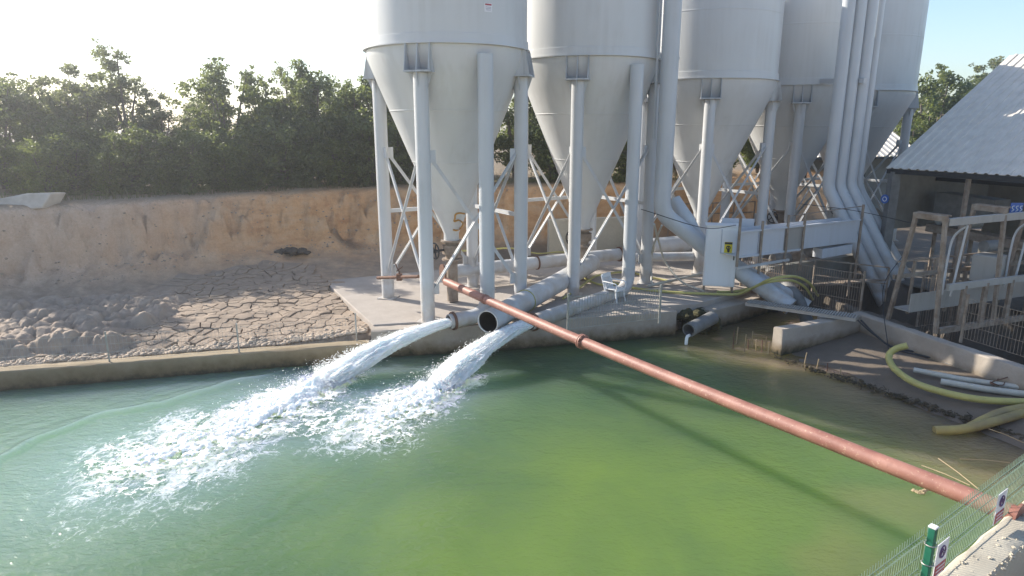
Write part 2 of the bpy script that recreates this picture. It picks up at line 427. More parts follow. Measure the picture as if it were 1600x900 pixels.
# ---------------------------------------------------------------- ground
BANK = [(-46, 4), (-30, 13.5), (-17.6, 22.2), (-14.4, 24.1), (-11.0, 27.0), (-7.0, 29.2), (0, 30.6), (8, 32.6), (16, 38.6), (30, 50), (60, 62)]
WALL = lambda x: 18.55+.26*x                # the pond's back wall, y of its water face
EDGE = [(7.7, 17.9), (8.04, 16.97), (9.2, 14.2), (9.9, 12.6), (10.6, 10.5), (11.5, 6)]   # right shore
def wall_y(x):
    x = np.asarray(x, float)
    return np.where(x < -4, 17.75+.27*(x+4.0), np.where(x < 5.2, 18.62+.265*x, 20.0+.95*(x-5.2)))
def height(x, y):
    d, par, side = seg_dist(x, y, BANK); sdist = d*side
    wsd = y-wall_y(x)
    n1 = fbm(x*.55, y*.55, 4, 3)-.5; n2 = fbm(x*2.3, y*2.3, 4, 9)-.5
    left = sstep(-3.2, -7, x)
    base = .66+left*(-.20)+np.clip(wsd, 0, 10)*.055*left + np.where(left > .5, n2*.12+n1*.15, n1*.05+n2*.03)
    base = base+.25*sstep(-3.0, .2, sdist)+ .02*n2
    n3 = fbm(x*5.5, y*5.5, 3, 13)-.5; gul = np.abs(2*fbm(x*1.6, y*1.6, 3, 15)-1)
    wob = sdist+n1*1.3+.5*n2+.32*n3-.10*np.exp(-(gul/.08)**2)
    plate = 3.72+n1*.25+n2*.08 + .02*np.clip(sdist-2, 0, 40)
    k = .62*sstep(-.55, .25, wob)+.38*sstep(-1.7, .9, wob)
    z = base*(1-k)+plate*k
    # pond basin
    right = sstep(0, .5, seg_dist(x, y, EDGE)[0]*seg_dist(x, y, EDGE)[2])
    inpond = (wsd < .25) & (x < 7.2) | (wsd < .1) & (x < 9.2) & (y > 17.6) 
    apron = .30*sstep(-.5, 2.6, x-(7.75+(17.9-y)*.42))-.14 + n2*.05
    isap = (x >= 7.2) & (wsd < .3) & (y <= 19.6) & (x < 13.6)
    z = np.where(isap, np.where(y < 18.6+.0*x, apron, z), z)
    z = np.where(inpond & (y > 3.5), -1.6, z)
    yw = 17.95+.495*(x-7.72); wallx = 10.85+(19.6-y)*.30
    ap2 = (x > 6.2) & (y > 3.5) & (wsd < 4) & (x < wallx) & np.where(x < 7.72, y < 17.95, y < yw+.18)
    e = x-(7.75+(17.9-y)*.40)
    z = np.where(ap2, np.clip(-.04+.085*e+.06*n2+.05*n1, -1.6, .26), z)
    z = np.where((x > 5.9) & (x < 10.9) & (y > yw+.18) & (y > 17.9) & (y < 20.65+.77*(x-6.35)) & (y < 22.9), -1.1, z)
    pit = sstep(0, .25, x-(11.75+(19.6-y)*.31))*sstep(25.6, 25.3, y)*sstep(0, -.25, x-(14.0+(25.4-y)*.43))*sstep(9, 10, y)
    z = z*(1-pit)+pit*-1.0
    chan = (x > 6.6) & (x < 10.6) & (y > 17.7) & (y < 21.5) & (wsd < .6)
    return z
xs = np.concatenate([-np.geomspace(250, 20.5, 26), np.arange(-20, 14.01, .14), np.geomspace(14.5, 250, 30)])
ys = np.concatenate([-np.geomspace(60, 2, 6), np.arange(-1, 15, .5), np.arange(15, 36, .14), np.geomspace(36.5, 280, 30)])
GX, GY = np.meshgrid(xs, ys)
GZ = height(GX, GY)
near = (GY < 3.5) & (GX > -60) & (GX < 60)
GZ = np.where(near, 2.0, GZ)
gm, used = grid_mesh('ground', GX, GY, GZ, M['ground'])
wet_and_shade = sstep(.2, .9, 1-np.hypot((GX+7.2)/1.1, (GY-28.3)/.5)*.8)*.8
wet_and_shade = np.maximum(wet_and_shade, sstep(-.0, .8, GX-6.4)*sstep(19.8, 20.6, GY+.0*GX)*sstep(34, 29, GY)*.75)  # yard between silos and sheds: its shade painted as darker ground
wet_and_shade = np.maximum(wet_and_shade, sstep(10.3, 11.2, GX+(GY-19.5)*.30)*sstep(34, 30, GY)*sstep(9, 11, GY)*.85)  # gantry yard: shade painted into the ground colour
wet_and_shade = np.maximum(wet_and_shade, .62*((GX > 6.2) & (GX < 10.9+(19.6-GY)*.30) & (GY < 18.1+.495*np.maximum(GX-7.72, 0)) & (GY > 6)))
wet_and_shade = np.maximum(wet_and_shade, sstep(.1, -.05, GZ)*.9*(GX > 5))
wet_and_shade = np.maximum(wet_and_shade, (sstep(25.2, 26.6, GY)*sstep(-2.5, -.5, GX)*sstep(1.4, 1.0, GZ))*.7)
attr(gm, 'wet_and_shade', wet_and_shade.reshape(-1))
tag(link('ground', gm), kind='structure')

# ---------------------------------------------------------------- water
SP1 = [(-4.6, 16.1), (-5.4, 14.6), (-6.1, 13.2), (-6.9, 12.0)]
SP2 = [(-1.5, 16.0), (-2.4, 14.7), (-3.2, 13.5)]
wx = np.arange(-15, 11.6, .07); wy = np.arange(8.2, 22.6, .07)
wx = np.concatenate([np.linspace(-60, -15.2, 30), wx]); wy = np.concatenate([np.linspace(3.4, 8.1, 20), wy])
WX, WY = np.meshgrid(wx, wy)
d1, p1, _ = seg_dist(WX, WY, SP1); d2, p2, _ = seg_dist(WX, WY, SP2)
n = fbm(WX*.9, WY*.9, 3, 21)
front = d1-(1.75+.30*p1)-.5*(n-.5)
sd1 = np.sign((SP1[3][0]-SP1[0][0])*(WY-SP1[0][1])-(SP1[3][1]-SP1[0][1])*(WX-SP1[0][0]))
wz = .085*np.exp(-(front/.16)**2)*sstep(-.3, 1.2, p1)*np.where(sd1 < 0, 1, .25)
for k in range(1, 5): wz = wz+.024/k**.5*np.exp(-((front-.36*k-.15*(n-.5))/.12)**2)*sstep(.3, .6, fbm(WX*.7, WY*.7, 2, 27))
ag = np.exp(-(d1/1.3)**2)+np.exp(-(d2/1.0)**2)
wz = wz+ag*.10*(fbm(WX*3, WY*3, 3, 33)-.5)
ln = fbm(WX*.45+WY*.2, WY*1.1, 3, 41)
wz = wz+.028*(fbm(WX*1.1+WY*.6, WY*1.9-.5*WX, 3, 51)-.5)*(.6+.8*ag)*sstep(9, -2, WX)
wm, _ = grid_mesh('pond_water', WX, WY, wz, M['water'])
shal = sstep(4.2, .6, (7.9+(17.9-WY)*.42)-WX)*.9+.25*sstep(.5, .7, fbm(WX*.3, WY*.3, 3, 61))*sstep(1, 6, WX)
attr(wm, 'shallow', np.clip(shal, 0, 1).reshape(-1))
aer = np.clip(.55*np.exp(-(d1/1.5)**2)+.55*np.exp(-(d2/1.1)**2)+.45*np.exp(-(d1/3.6)**2)+.4*sstep(-4, -10, WX), 0, .85)
attr(wm, 'aer', aer.reshape(-1))
tw = (fbm(WX*1.3, WY*1.3, 3, 91)-.5)
fr1 = np.exp(-(d1/(.85+.28*p1)+tw*.9)**2)*(1-.065*p1); fr2 = np.exp(-(d2/(.75+.32*p2)+tw*.9)**2)*(1-.12*p2)
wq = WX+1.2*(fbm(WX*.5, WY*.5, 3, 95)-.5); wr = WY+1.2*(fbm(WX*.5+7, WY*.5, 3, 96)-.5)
sun_glow = .75*np.exp(-((wq-2.4)/2.8)**2-((wr-10.9)/1.7)**2)+.65*np.exp(-((wq-.4)/3.4)**2-((wr-8.6)/1.5)**2)+.35*np.exp(-((wq+2.4)/2.4)**2-((wr-9.2)/1.2)**2)+.55*np.exp(-((wq-5.2)/2.6)**2-((wr-10.8)/2.2)**2)+.25*sstep(-4, 2, wq)*sstep(17, 10, wr)  # soft patches where sunlight in the water is painted
attr(wm, 'sun_glow', np.clip(sun_glow, 0, 1).reshape(-1))
attr(wm, 'froth', np.clip(np.maximum(fr1, fr2), 0, 1).reshape(-1))
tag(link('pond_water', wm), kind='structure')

# foam: lace of lumps cut from a fine sheet by noise
fx = np.arange(-9.6, .2, .021); fy = np.arange(10.2, 17.4, .021)
FX, FY = np.meshgrid(fx, fy)
wxp = FX+.35*(fbm(FX*1.5, FY*1.5, 3, 71)-.5); wyp = FY+.35*(fbm(FX*1.5+9, FY*1.5, 3, 72)-.5)
d1, p1, _ = seg_dist(wxp, wyp, SP1); d2, p2, _ = seg_dist(wxp, wyp, SP2)
w1 = .50+.20*p1; w2 = .48+.22*p2
D = np.exp(-(d1/w1)**2)*(1.15-.10*p1) + np.exp(-(d2/w2)**2)*(1.15-.16*p2)
along = (FX*-.62+FY*-.78); across = (FX*.78-FY*.62)
lace = 1-np.abs(2*fbm(across*2.6+1.2*fbm(FX*2, FY*2, 2, 75), along*1.9, 4, 73)-1)*2.1
lace = .4*lace+.6*(1-np.abs(2*fbm(FX*7.5+.6*lace, FY*7.5, 4, 74)-1)*2)
den = D*1.0+(lace-.56)*1.35*sstep(.02, .3, D)*(1-.45*sstep(.7, 1.0, D))
mask = den > .50
hz = .008+.03*np.clip(den-.50, 0, 1)+np.clip(D, 0, 1.2)*.13*fbm(FX*3.4, FY*3.4, 3, 76)*sstep(.55, 1.2, den)*sstep(.35, .9, D)+.014*fbm(FX*14, FY*14, 3, 77)*sstep(.5, .8, den)
hz = hz+.20*np.exp(-(d1/.34)**2)*np.exp(-(p1/1.5)**2)*(.5+fbm(FX*6, FY*6, 4, 78))+.18*np.exp(-(d2/.32)**2)*np.exp(-(p2/1.1)**2)*(.5+fbm(FX*6, FY*6, 4, 79))
fm, _ = grid_mesh('foam', FX, FY, hz+.025, M['foam'], mask)
tag(link('foam', fm), kind='stuff', label='white foam churned up where the two jets hit the green pond', cat='foam')

# ---------------------------------------------------------------- water jets
def jet(name, label, p0, p1, r0, r1, seed, extra):
    rr = random.Random(seed); p0 = Vector(p0); p1 = Vector(p1)
    t = thing(name, label, 'water jet', p0)
    hor = Vector((p1.x-p0.x, p1.y-p0.y, 0)); L = hor.length; hd = hor/L
    side = Vector((-hd.y, hd.x, 0))
    def pos(s): return Vector((p0.x+hor.x*s, p0.y+hor.y*s, p0.z+(p1.z-p0.z)*(.25*s+.75*s*s)))
    m, n = 200, 72; th_ = np.linspace(0, 2*np.pi, n, endpoint=False); vs = []
    for i in range(m):
        s = i/(m-1)*1.22; p = pos(s); r = (r0+(r1-r0)*min(s, 1)**1.2)*(1-.6*max(0, s-1)/.22)
        a = th_; ii = np.full(n, s*L)
        nz = fbm(np.cos(a)*1.8+ii*.55+seed, np.sin(a)*1.8+ii*.35, 4, seed)-.5
        nf = fbm(np.cos(a)*4.5+ii*2.2+seed, np.sin(a)*4.5+ii*1.7, 5, seed+5)-.5
        q = r*(1+(nz*1.1+nf*.9)*min(1, .22+s*1.3))
        for k in range(n):
            vs.append(p+side*math.cos(a[k])*q[k]+Vector((0, 0, 1))*math.sin(a[k])*q[k]*.72)
    fs = [(i*n+k, i*n+(k+1) % n, (i+1)*n+(k+1) % n, (i+1)*n+k) for i in range(m-1) for k in range(n)]
    MB().add(vs, fs).build('stream', M['foam'], t)
    v = []; f = []                      # droplets and torn shreds round the stream
    def drop(p, a, b, dirn):
        o = len(v); x = dirn; y = side; z = x.cross(y)
        v.extend([p+x*a, p-x*a, p+y*b, p-y*b, p+z*b, p-z*b])
        f.extend([(o, o+2, o+4), (o, o+4, o+3), (o, o+3, o+5), (o, o+5, o+2), (o+1, o+4, o+2), (o+1, o+3, o+4), (o+1, o+5, o+3), (o+1, o+2, o+5)])
    for i in range(extra):
        s = rr.random()**.7*1.1; r = r0+(r1-r0)*s**1.2
        ang = rr.random()*6.283; q = r*(.85+abs(rr.gauss(0, .28))*(.4+s*.8))
        p = pos(min(s, 1.05))+side*math.cos(ang)*q+Vector((0, 0, abs(math.sin(ang)) if rr.random() < .75 else math.sin(ang)))*q*.8
        if p.z < .02: p.z = .02+rr.random()*.05
        e = rr.random()**2
        drop(p, .006+.020*e, .004+.006*e, (hd+Vector((rr.gauss(0, .3), rr.gauss(0, .3), rr.gauss(0, .3)))).normalized())
    sp = MB().add(v, f).build('spray', M['foam'], t, smooth=False); sp['kind'] = 'stuff'
    return t
MOUTH1 = V(-1.80, 18.02, 1.0); MOUTH2 = V(.50, 17.95, .98)
jet('water_jet', 'left white jet of water gushing from the pipe by the front silo leg', MOUTH1+V(0, 0, -.02), (-4.75, 15.9, .05), .17, .42, 11, 9000)
jet('water_jet', 'right white jet of water gushing from under the red pipe', MOUTH2, (-1.75, 15.75, .05), .19, .40, 23, 8000)
# splash crumbs over the foam
v = []; f = []
rr = random.Random(5)
for i in range(5200):
    sp, w = (SP1, .8) if rr.random() < .6 else (SP2, .65)
    j = rr.randrange(len(sp)-1) if rr.random() < .45 else 0
    t = rr.random(); x = sp[j][0]*(1-t)+sp[j+1][0]*t+rr.gauss(0, w*.55); y = sp[j][1]*(1-t)+sp[j+1][1]*t+rr.gauss(0, w*.55)
    z = .06+abs(rr.gauss(0, .16)); r = .004+.010*rr.random()**2; o = len(v)
    v += [(x+r, y, z), (x-r, y, z), (x, y+r, z), (x, y-r, z), (x, y, z+r), (x, y, z-r)]
    f += [(o, o+2, o+4), (o+2, o+1, o+4), (o+1, o+3, o+4), (o+3, o, o+4), (o+2, o, o+5), (o+1, o+2, o+5), (o+3, o+1, o+5), (o, o+3, o+5)]
tag(MB().add(v, f).build('splash', M['foam'], smooth=False), 'fine white splash drops thrown up over the foam', 'splash', kind='stuff')

# ---------------------------------------------------------------- pond walls, pad, apron walls
def rough_wall(name, pts, top, bot, thick, mat, label, cat='wall', inward=1, res=.22, top2=None, kind=None):
    # a cast wall following a polyline (its water face), with worn uneven faces; inward = side the thickness goes to
    P = [Vector((p[0], p[1], 0)) for p in pts]; S = []
    for a, b in zip(P[:-1], P[1:]):
        k = max(1, int((b-a).length/res)); S += [a+(b-a)*i/k for i in range(k)]
    S.append(P[-1]); m = len(S); vs = []; fs = []; rr = random.Random(len(S)+int(top*100))
    for i, p in enumerate(S):
        d = (S[min(i+1, m-1)]-S[max(i-1, 0)]).normalized(); nrm = Vector((-d.y, d.x, 0))*inward
        tz = top+((top2-top)*i/(m-1) if top2 is not None else 0); j = lambda a=.014: rr.uniform(-a, a)
        zs = [(0, bot), (0, bot+(tz-bot)*.35), (0, bot+(tz-bot)*.7), (0, tz-.03), (.03, tz), (thick*.5, tz+.004), (thick-.03, tz), (thick, tz-.03), (thick, bot)]
        for o, z in zs: vs.append(p+nrm*(o+j())+V(0, 0, z+j(.008)))
    k = 9
    for i in range(m-1):
        for q in range(k-1): fs.append((i*k+q, i*k+q+1, (i+1)*k+q+1, (i+1)*k+q))
    fs.append(tuple(range(k))); fs.append(tuple((m-1)*k+q for q in range(k)))
    return obj_top(name, MB().add(vs, fs), M[mat], label, cat, kind=kind)
XL = -40
rough_wall('pond_wall', [(XL, float(wall_y(XL))-.0), (-14, float(wall_y(-14))), (-4.0, float(wall_y(-4.0)))], .50, -1.6, .42, 'kerb', 'low brown stained kerb wall along the cracked mud on the left shore', inward=1)
rough_wall('pond_wall', [(-3.98, 17.77), (-2.95, 17.93), (0, 18.5), (5.15, 19.86)], .80, -1.6, .5, 'concrete', 'concrete pond wall under the two water jets below the silo pad', inward=1)
# concrete pad under the silos
pad = MB().prism([V(-4.0, 18.22, .3), V(-2.95, 18.45, .3), V(0, 19.02, .3), V(6.0, 20.6, .3), V(9.6, 23.6, .3), V(12, 27.5, .3), V(1.0, 28.4, .3), V(-3.2, 25.6, .3), V(-7.0, 23.9, .3), V(-4.9, 19.9, .3)], (0, 0, .55))
pad.build('concrete_pad', M['pad'], bevel=.03)['kind'] = 'structure'
# right: block by the drain, channel walls, low wall of the apron
rough_wall('pond_wall', [(6.35, 20.4), (7.6, 21.25), (9.6, 22.9)], .66, -1.2, .8, 'concrete', 'thick pale concrete block wall beside the short grey drain pipe', inward=1)
rough_wall('pond_wall', [(7.72, 17.95), (10.75, 19.45)], .78, -1.0, .34, 'concrete', 'free standing pale concrete channel wall with a square end in the pond', inward=1)
rough_wall('pond_wall', [(10.62, 19.75), (11.35, 17.2), (12.2, 14.7), (13.6, 10.5)], .80, -.2, .32, 'concrete', 'low concrete wall under the steel gantry behind the muddy apron', inward=1)

# ---------------------------------------------------------------- silos
fdir = V(-.235, -.972, 0).normalized(); rdir = V(-fdir.y, fdir.x, 0)
def silo(c, ring, rad, apex, label, z0=.85, top=11.8, no5=False, valve_dir=(-.8, -.6), vz=None):
    cx, cy = c; t = thing('silo', label, 'silo', (cx, cy, z0), 0, 'pale grey cone bottomed silos in a row')
    c0 = V(cx, cy, 0); LEGR = rad-.12
    # shell with weld seams standing a few millimetres proud
    prof = [(rad, ring), (rad, ring+.2), (rad, ring+.5)]
    z = ring+2.35
    while z < top-.3:
        prof += [(rad, z-.10), (rad, z-.05), (rad, z-.02), (rad+.006, z-.008), (rad+.006, z+.008), (rad, z+.02), (rad, z+.05), (rad, z+.10)]; z += 2.4
    prof += [(rad, top-.06), (rad, top), (rad*.5, top+.25), (.001, top+.4)]
    MB().lathe(prof, 96, c0).build('shell', M['silo'], t)
    MB().lathe([(rad-.01, ring+.26), (rad+.03, ring+.25), (rad+.045, ring+.02), (rad+.085, ring+.02), (rad+.085, ring-.012), (rad-.02, ring-.012)], 96, c0).build('ring_band', M['silo'], t)
    zs = ring-.22; zo = apex
    pr_ = [(rad-.012, ring-.014), (rad-.012, zs)]
    for k in range(1, 7):
        q = k/7; r = rad+( .24-rad)*q; zz = zs+(zo-zs)*q
        if k in (2, 4, 6):
            for dz_, pf_ in ((.10, 0), (.05, 0), (.022, 0), (.01, .008), (-.01, .008), (-.022, 0), (-.05, 0), (-.10, 0)):
                pr_.append((.24+(rad-.24)*(zz+dz_-zo)/(zs-zo)+pf_, zz+dz_))
        else: pr_.append((r, zz))
    pr_ += [(.24, zo), (.24, zo-.22)]
    MB().lathe(pr_, 96, c0).build('cone', M['silo'], t)
    # outlet with flanges and a gate valve
    vb = MB(); vz = zo-.22
    vb.lathe([(.001, vz), (.34, vz), (.34, vz-.05), (.20, vz-.05), (.20, vz-.16), (.30, vz-.16), (.30, vz-.44), (.20, vz-.44), (.20, vz-.6), (.32, vz-.6), (.32, vz-.65), (.18, vz-.65), (.18, z0+.05), (.001, z0+.05)], 20, c0)
    val = vb.build('outlet_valve', M['oldsteel'], t)
    vd = Vector((valve_dir[0], valve_dir[1], 0)).normalized(); sx = Vector((-vd.y, vd.x, 0))
    h0 = c0+V(0, 0, vz-.3); hw = MB(); e = h0+vd*.62
    hw.tube([h0, e+vd*.10], .035, 8); hw.torus(e, vd, .25, .022, 24, 8)
    for k in range(5):
        a = 2*math.pi*k/5; hw.bar(e, e+(sx*math.cos(a)+V(0, 0, 1)*math.sin(a))*.25, .03, .03)
    hw.tube([e-vd*.05, e+vd*.05], .06, 10)
    hw.build('handwheel', M['dark'], val)
    # legs
    plate = ring-.72; feet = []; LEGR = rad-.12
    dirs = [fdir, rdir, -fdir, -rdir]
    for d in dirs:
        p = c0+d*LEGR; s = Vector((-d.y, d.x, 0)); feet.append(p)
        lg = MB().tube([p+V(0, 0, z0+.01), p+V(0, 0, plate-.03)], .205, 20)
        lg.box(p+V(0, 0, z0+.015), (.56, .56, .03), math.atan2(d.y, d.x))
        g = lg.build('leg', M['steel'], t)
        b = MB(); ro = .33                          # bracket: seat plate, two gussets, middle gusset, flared collar
        b.box(p+V(0, 0, plate), (.66, .74, .045), math.atan2(d.y, d.x))
        wo = rad+.075-LEGR                          # outer edge on the ring, relative to the leg axis
        zt = ring-.015
        def cone_in(zq): return (rad-.02)-(rad-.24)*max(0, zs-zq)/(zs-zo)-LEGR
        for off in (-.34, 0, .34):
            th = .022; a = p+s*(off-th/2)
            tp = off*.8
            poly = [a+d*ro+V(0, 0, plate+.025), a+d*(wo+.0)+V(0, 0, zt), a+d*(cone_in(zt)-.03)+V(0, 0, zt), a+d*(cone_in(plate)-.06)+V(0, 0, plate+.025)]
            b.prism(poly, s*th)
        for k in range(4):                          # collar fins below the plate
            a = math.atan2(d.y, d.x)+k*math.pi/2; q = V(math.cos(a), math.sin(a), 0); w = Vector((-q.y, q.x, 0))
            o = p+w*(-.012)
            b.prism([o+q*.19+V(0, 0, plate-.024), o+q*.345+V(0, 0, plate-.024), o+q*.19+V(0, 0, plate-.46)], w*.024)
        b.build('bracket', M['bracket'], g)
    # cross braces between neighbouring legs
    zt, zb = z0+4.75, z0+.95
    for i in range(4):
        a, b = feet[i], feet[(i+1) % 4]; ax = (b-a).normalized(); nrm = Vector((ax.y, -ax.x, 0))
        for sgn, (u, w) in enumerate(((a, b), (b, a))):
            dx = (w-u).normalized(); o = nrm*(.03 if sgn else -.03)
            m = MB().bar(u+dx*.2+o+V(0, 0, zt), w-dx*.2+o+V(0, 0, zb), .10, .016, nrm).bar(u+dx*.2+o*1.6+V(0, 0, zt+.04), w-dx*.2+o*1.6+V(0, 0, zb+.04), .016, .07, nrm)
            m.box(u+dx*.25+V(0, 0, zt), (.26, .02, .34), math.atan2(ax.y, ax.x)); m.box(w-dx*.25+V(0, 0, zb), (.26, .02, .34), math.atan2(ax.y, ax.x))
            m.build('brace', M['steel'], t)
        if i in (1, 2):
            MB().bar(a+ax*.2+V(0, 0, z0+2.9), b-ax*.2+V(0, 0, z0+2.9), .10, .12).build('strut', M['steel'], t)
    t.update_tag()
    return t, feet
S = [((-1.93, 20.78), 8.56, 2.38, 3.12), ((2.62, 23.95), 8.56, 2.42, 3.0), ((7.85, 27.5), 8.12, 2.56, 2.9), ((12.4, 30.4), 8.06, 2.58, 2.9), ((16.7, 33.4), 8.0, 2.56, 2.9)]
LB = ['nearest grey silo with a white label and an orange 5 on its cone', 'second grey silo from the left standing behind the white plastic chair',
      'middle grey silo of the row rising behind the white cabinet', 'fourth grey silo half hidden behind three vertical pipes', 'farthest grey silo at the right end beside the shed roof']
silos = []
for (c, ring, rad, apex), lb in zip(S, LB):
    silos.append(silo(c, ring, rad, apex, lb, top=12.8 if c[0] > 15 else 11.8))
# label on the nearest silo, the painted 5
def on_shell(c, rad, az, z, w, h, off):
    # flat plate curved with the shell, centred at azimuth az
    n_ = 8; vs = []; fs = []
    for i in range(n_+1):
        a = az+(i/n_-.5)*w/rad
        for zz in (-.5, .5): vs.append(V(c[0]+(rad+off)*math.cos(a), c[1]+(rad+off)*math.sin(a), z+zz*h))
    for i in range(n_): fs.append((2*i, 2*i+2, 2*i+3, 2*i+1))
    return vs, fs
c1 = S[0][0]; pz = atY(762, 12, 18.8); az = math.atan2(-2.0, pz.x-c1[0]+.02)
lab = thing('sticker', 'small white label with a red heading stuck on the nearest silo', 'sticker', (c1[0], c1[1], pz.z))
b = MB().add(*on_shell(c1, 2.38, az, pz.z, .24, .22, .004)); b.build('backing', M['signwhite'], lab)
MB().add(*on_shell(c1, 2.38, az, pz.z+.075, .20, .04, .008)).build('heading', M['signred'], lab)
b = MB()
for k in range(3): b.add(*on_shell(c1, 2.38, az, pz.z+.01-.035*k, .17-.03*(k == 2), .008, .008))
b.build('text_line', M['signpurple'], lab)
def cone_pt(px, py, c, rad, ring, apex, off=.015):
    d = ray(px, py); o = V(0, 0, EZ); zs = ring-.22
    lo, hi = 10., math.hypot(c[0], c[1])+.3
    best = None
    for i in range(4000):
        t = 14+i*.003; p = o+d*t; r = math.hypot(p.x-c[0], p.y-c[1]); rc = .24+(rad-.24)*(p.z-apex)/(zs-apex)
        if r <= rc+off: return p
    return o+d*20
pts5 = [(726, 334), (718, 333), (712, 335), (711, 341), (710, 346), (716, 344), (721, 346), (723, 351), (719, 357), (713, 360), (708, 359)]
b = MB(); q = [cone_pt(x, y, c1, 2.38, 8.56, 3.12) for x, y in pts5]
b.tube(spline(q, 4), .028, 5); n5 = b.build('painted_number', M['orange'], silos[0][0])

# ---------------------------------------------------------------- pipes
def pipe_thing(name, pts, r, label, mat='pipe', cat='pipe', wall=.02, flange=None, n=22, group=None, hollow=True):
    p0 = Vector(pts[0]); t = thing(name, label, cat, p0, group=group)
    b = MB()
    if hollow: b.pipe(pts, r, wall, n)
    else: b.tube(pts, r, n)
    b.build('barrel', M[mat], t)
    if flange:
        for i, w in flange:
            a = Vector(pts[i]); nx = Vector(pts[i+1 if i+1 < len(pts) else i])-Vector(pts[i if i+1 < len(pts) else i-1])
            nx.normalize(); MB().tube([a-nx*.03, a+nx*.03], r+w, 20).build('flange', M['rust'], t)
    return t
# overflow pipes coming down the cones of the two near silos and turning to the pond
def overflow(v0, ztop, mouth, r, label, zb):
    a = V(v0[0], v0[1], ztop); b = V(v0[0], v0[1], zb); m = Vector(mouth); d = (m-b).normalized()
    pts = [a, V(v0[0], v0[1], (ztop+zb)/2)]+bend(a, b, m, .55, 8)+[b+(m-b)*.6, m]
    t = thing('overflow_pipe', label, 'pipe', (v0[0], v0[1], zb))
    MB().pipe(pts, r, .02, 24).build('barrel', M['pipe'], t)
    e = m-d*.14
    fl = MB().pipe([e-d*.035, e+d*.035], r+.05, .048, 24); fl.build('flange', M['rust'], t)
    for zz in (zb+.75,):
        MB().pipe([V(v0[0], v0[1], zz), V(v0[0], v0[1], zz+.03)], r+.012, .012, 24).build('weld_band', M['steel'], t)
    return t
overflow((-.72, 18.66), 8.30, MOUTH1, .215, 'vertical pipe down the nearest silo feeding the left jet', 1.05)
overflow((3.95, 21.85), 8.30, MOUTH2, .215, 'vertical pipe down the second silo feeding the right jet past the chair', 1.02)
MB_ = MB().box(V(-.95, 18.55, .87), (.3, .3, .06))
# wide drain with its black mouth
a = at(762, 503, 1.17); b = V(1.75, 21.95, 1.32); c = V(3.0, 24.2, 1.45)
pts = [a, a+(b-a)*.5]+bend(a, b, c, .5, 5)+[c]
t = thing('drain_pipe', 'wide pale drain pipe with a gaping black mouth over the pond wall', 'pipe', a); d = (b-a).normalized()
br_ = MB().pipe(pts, .325, .03, 28).build('barrel', M['pipe'], t); MB().pipe([a+d*.03, a+d*.9], .294, .006, 24).build('shade_skin', M['black'], t)  # black inner skin paints the shade inside the mouth
d = (b-a).normalized(); MB().tube([a+d*.9, a+d*.92], .296, 24).build('shade_disc', M['black'], t)  # black disc paints the dark depth of the pipe
a2 = a+(b-a)*.45; MB().torus(a2, d, .335, .018, 28, 6).build('strap', M['hose'], t)
MB().bar(a+d*.15+V(0, 0, -.3), a+d*.15+V(0, 0, -.75), .07, .07).bar(a+d*.9+V(0, 0, -.3), a+d*.9+V(0, 0, -.36), .3, .2).build('support', M['oldsteel'], t)
# manifold pipes running behind
m0 = at(692, 426, 1.45); m1 = at(968, 397, 1.5)
pipe_thing('manifold_pipe', [m0, (m0+m1)/2, m1], .235, 'long horizontal pipe with ochre stains behind the legs of the two near silos', flange=[(0, .07), (1, .025), (2, .06)])
m0 = at(992, 402, 1.5); m1 = at(1095, 400, 1.5)
pipe_thing('manifold_pipe', [m0, m1], .17, 'thin pale horizontal pipe left of the white cabinet')
m0 = at(1018, 385, 1.6); m1 = at(1096, 378, 1.7)
pipe_thing('manifold_pipe', [m0, m1], .34, 'thick shaded horizontal pipe below the slanting riser')
# big riser in front of the second and third silos
a = V(5.08, 22.35, 12.4); b = V(5.08, 22.35, 3.55); c = at(1104, 390, 2.25); g = at(1236, 480, .70)
c = V(6.75, 21.95+.6, 2.30)
pts = [a, V(5.08, 22.35, 9)]+bend(a, b, c, .45, 8)+[c, c+(g-c)*.5, g]
t = pipe_thing('riser_pipe', pts, .285, 'single thick vertical pipe left of the middle silo, bent down behind the white cabinet')
a = V(4.72, 22.55, 12.4); b = V(4.72, 22.55, 6.0)
MB().tube([a, b], .05, 8).build('side_line', M['pipe'], t)
MB().bar(V(4.55, 22.7, 8.62), V(5.1, 22.3, 8.62), .10, .16).build('clamp', M['steel'], t)
MB().bar(V(5.1, 22.3, 8.7), V(5.75, 24.0, 8.7), .08, .10).build('clamp', M['steel'], t)
b0 = V(6.4, 22.75, 3.1)
pts = [V(5.7, 23.3, 3.9), V(6.1, 23.0, 3.3), V(7.0, 22.9, 2.2), at(1262, 480, .6)]
pipe_thing('slanting_pipe', spline(pts, 5), .24, 'shaded slanting pipe tucked behind the bent riser')
# three risers at the fourth silo
el = [(1294, 294), (1311, 292), (1328, 290)]; bt = [(1384, 482), (1403, 480), (1422, 477)]
for k in range(3):
    Yk = 25.7+.12*k
    b = atY(*el[k], Yk); a = V(b.x, b.y, 12.4); g = atY(*bt[k], 24.5); g = g+(g-b).normalized()*.9
    pts = [a, V(b.x, b.y, 10)]+bend(a, b, g, .24, 6)+[b+(g-b)*.6, g]
    t = pipe_thing('riser_pipe', pts, .225, ['leftmost of three vertical pipes bundled at the fourth silo', 'middle one of three vertical pipes bundled at the fourth silo', 'rightmost of three vertical pipes bundled at the fourth silo'][k], group='pipes bundled at the fourth silo')
b = atY(1340, 290, 26.3); a = V(b.x, b.y, 12.4)
g = atY(1440, 476, 24.8); g = g+(g-b).normalized()*.9; pts = [a, V(b.x, b.y, 10)]+bend(a, b, g, .4, 6)+[g]
pipe_thing('riser_pipe', pts, .17, 'thinner vertical pipe behind the bundle of three at the fourth silo')
e0 = atY(1262, 127, 28.6); e1 = atY(1352, 126, 25.5)
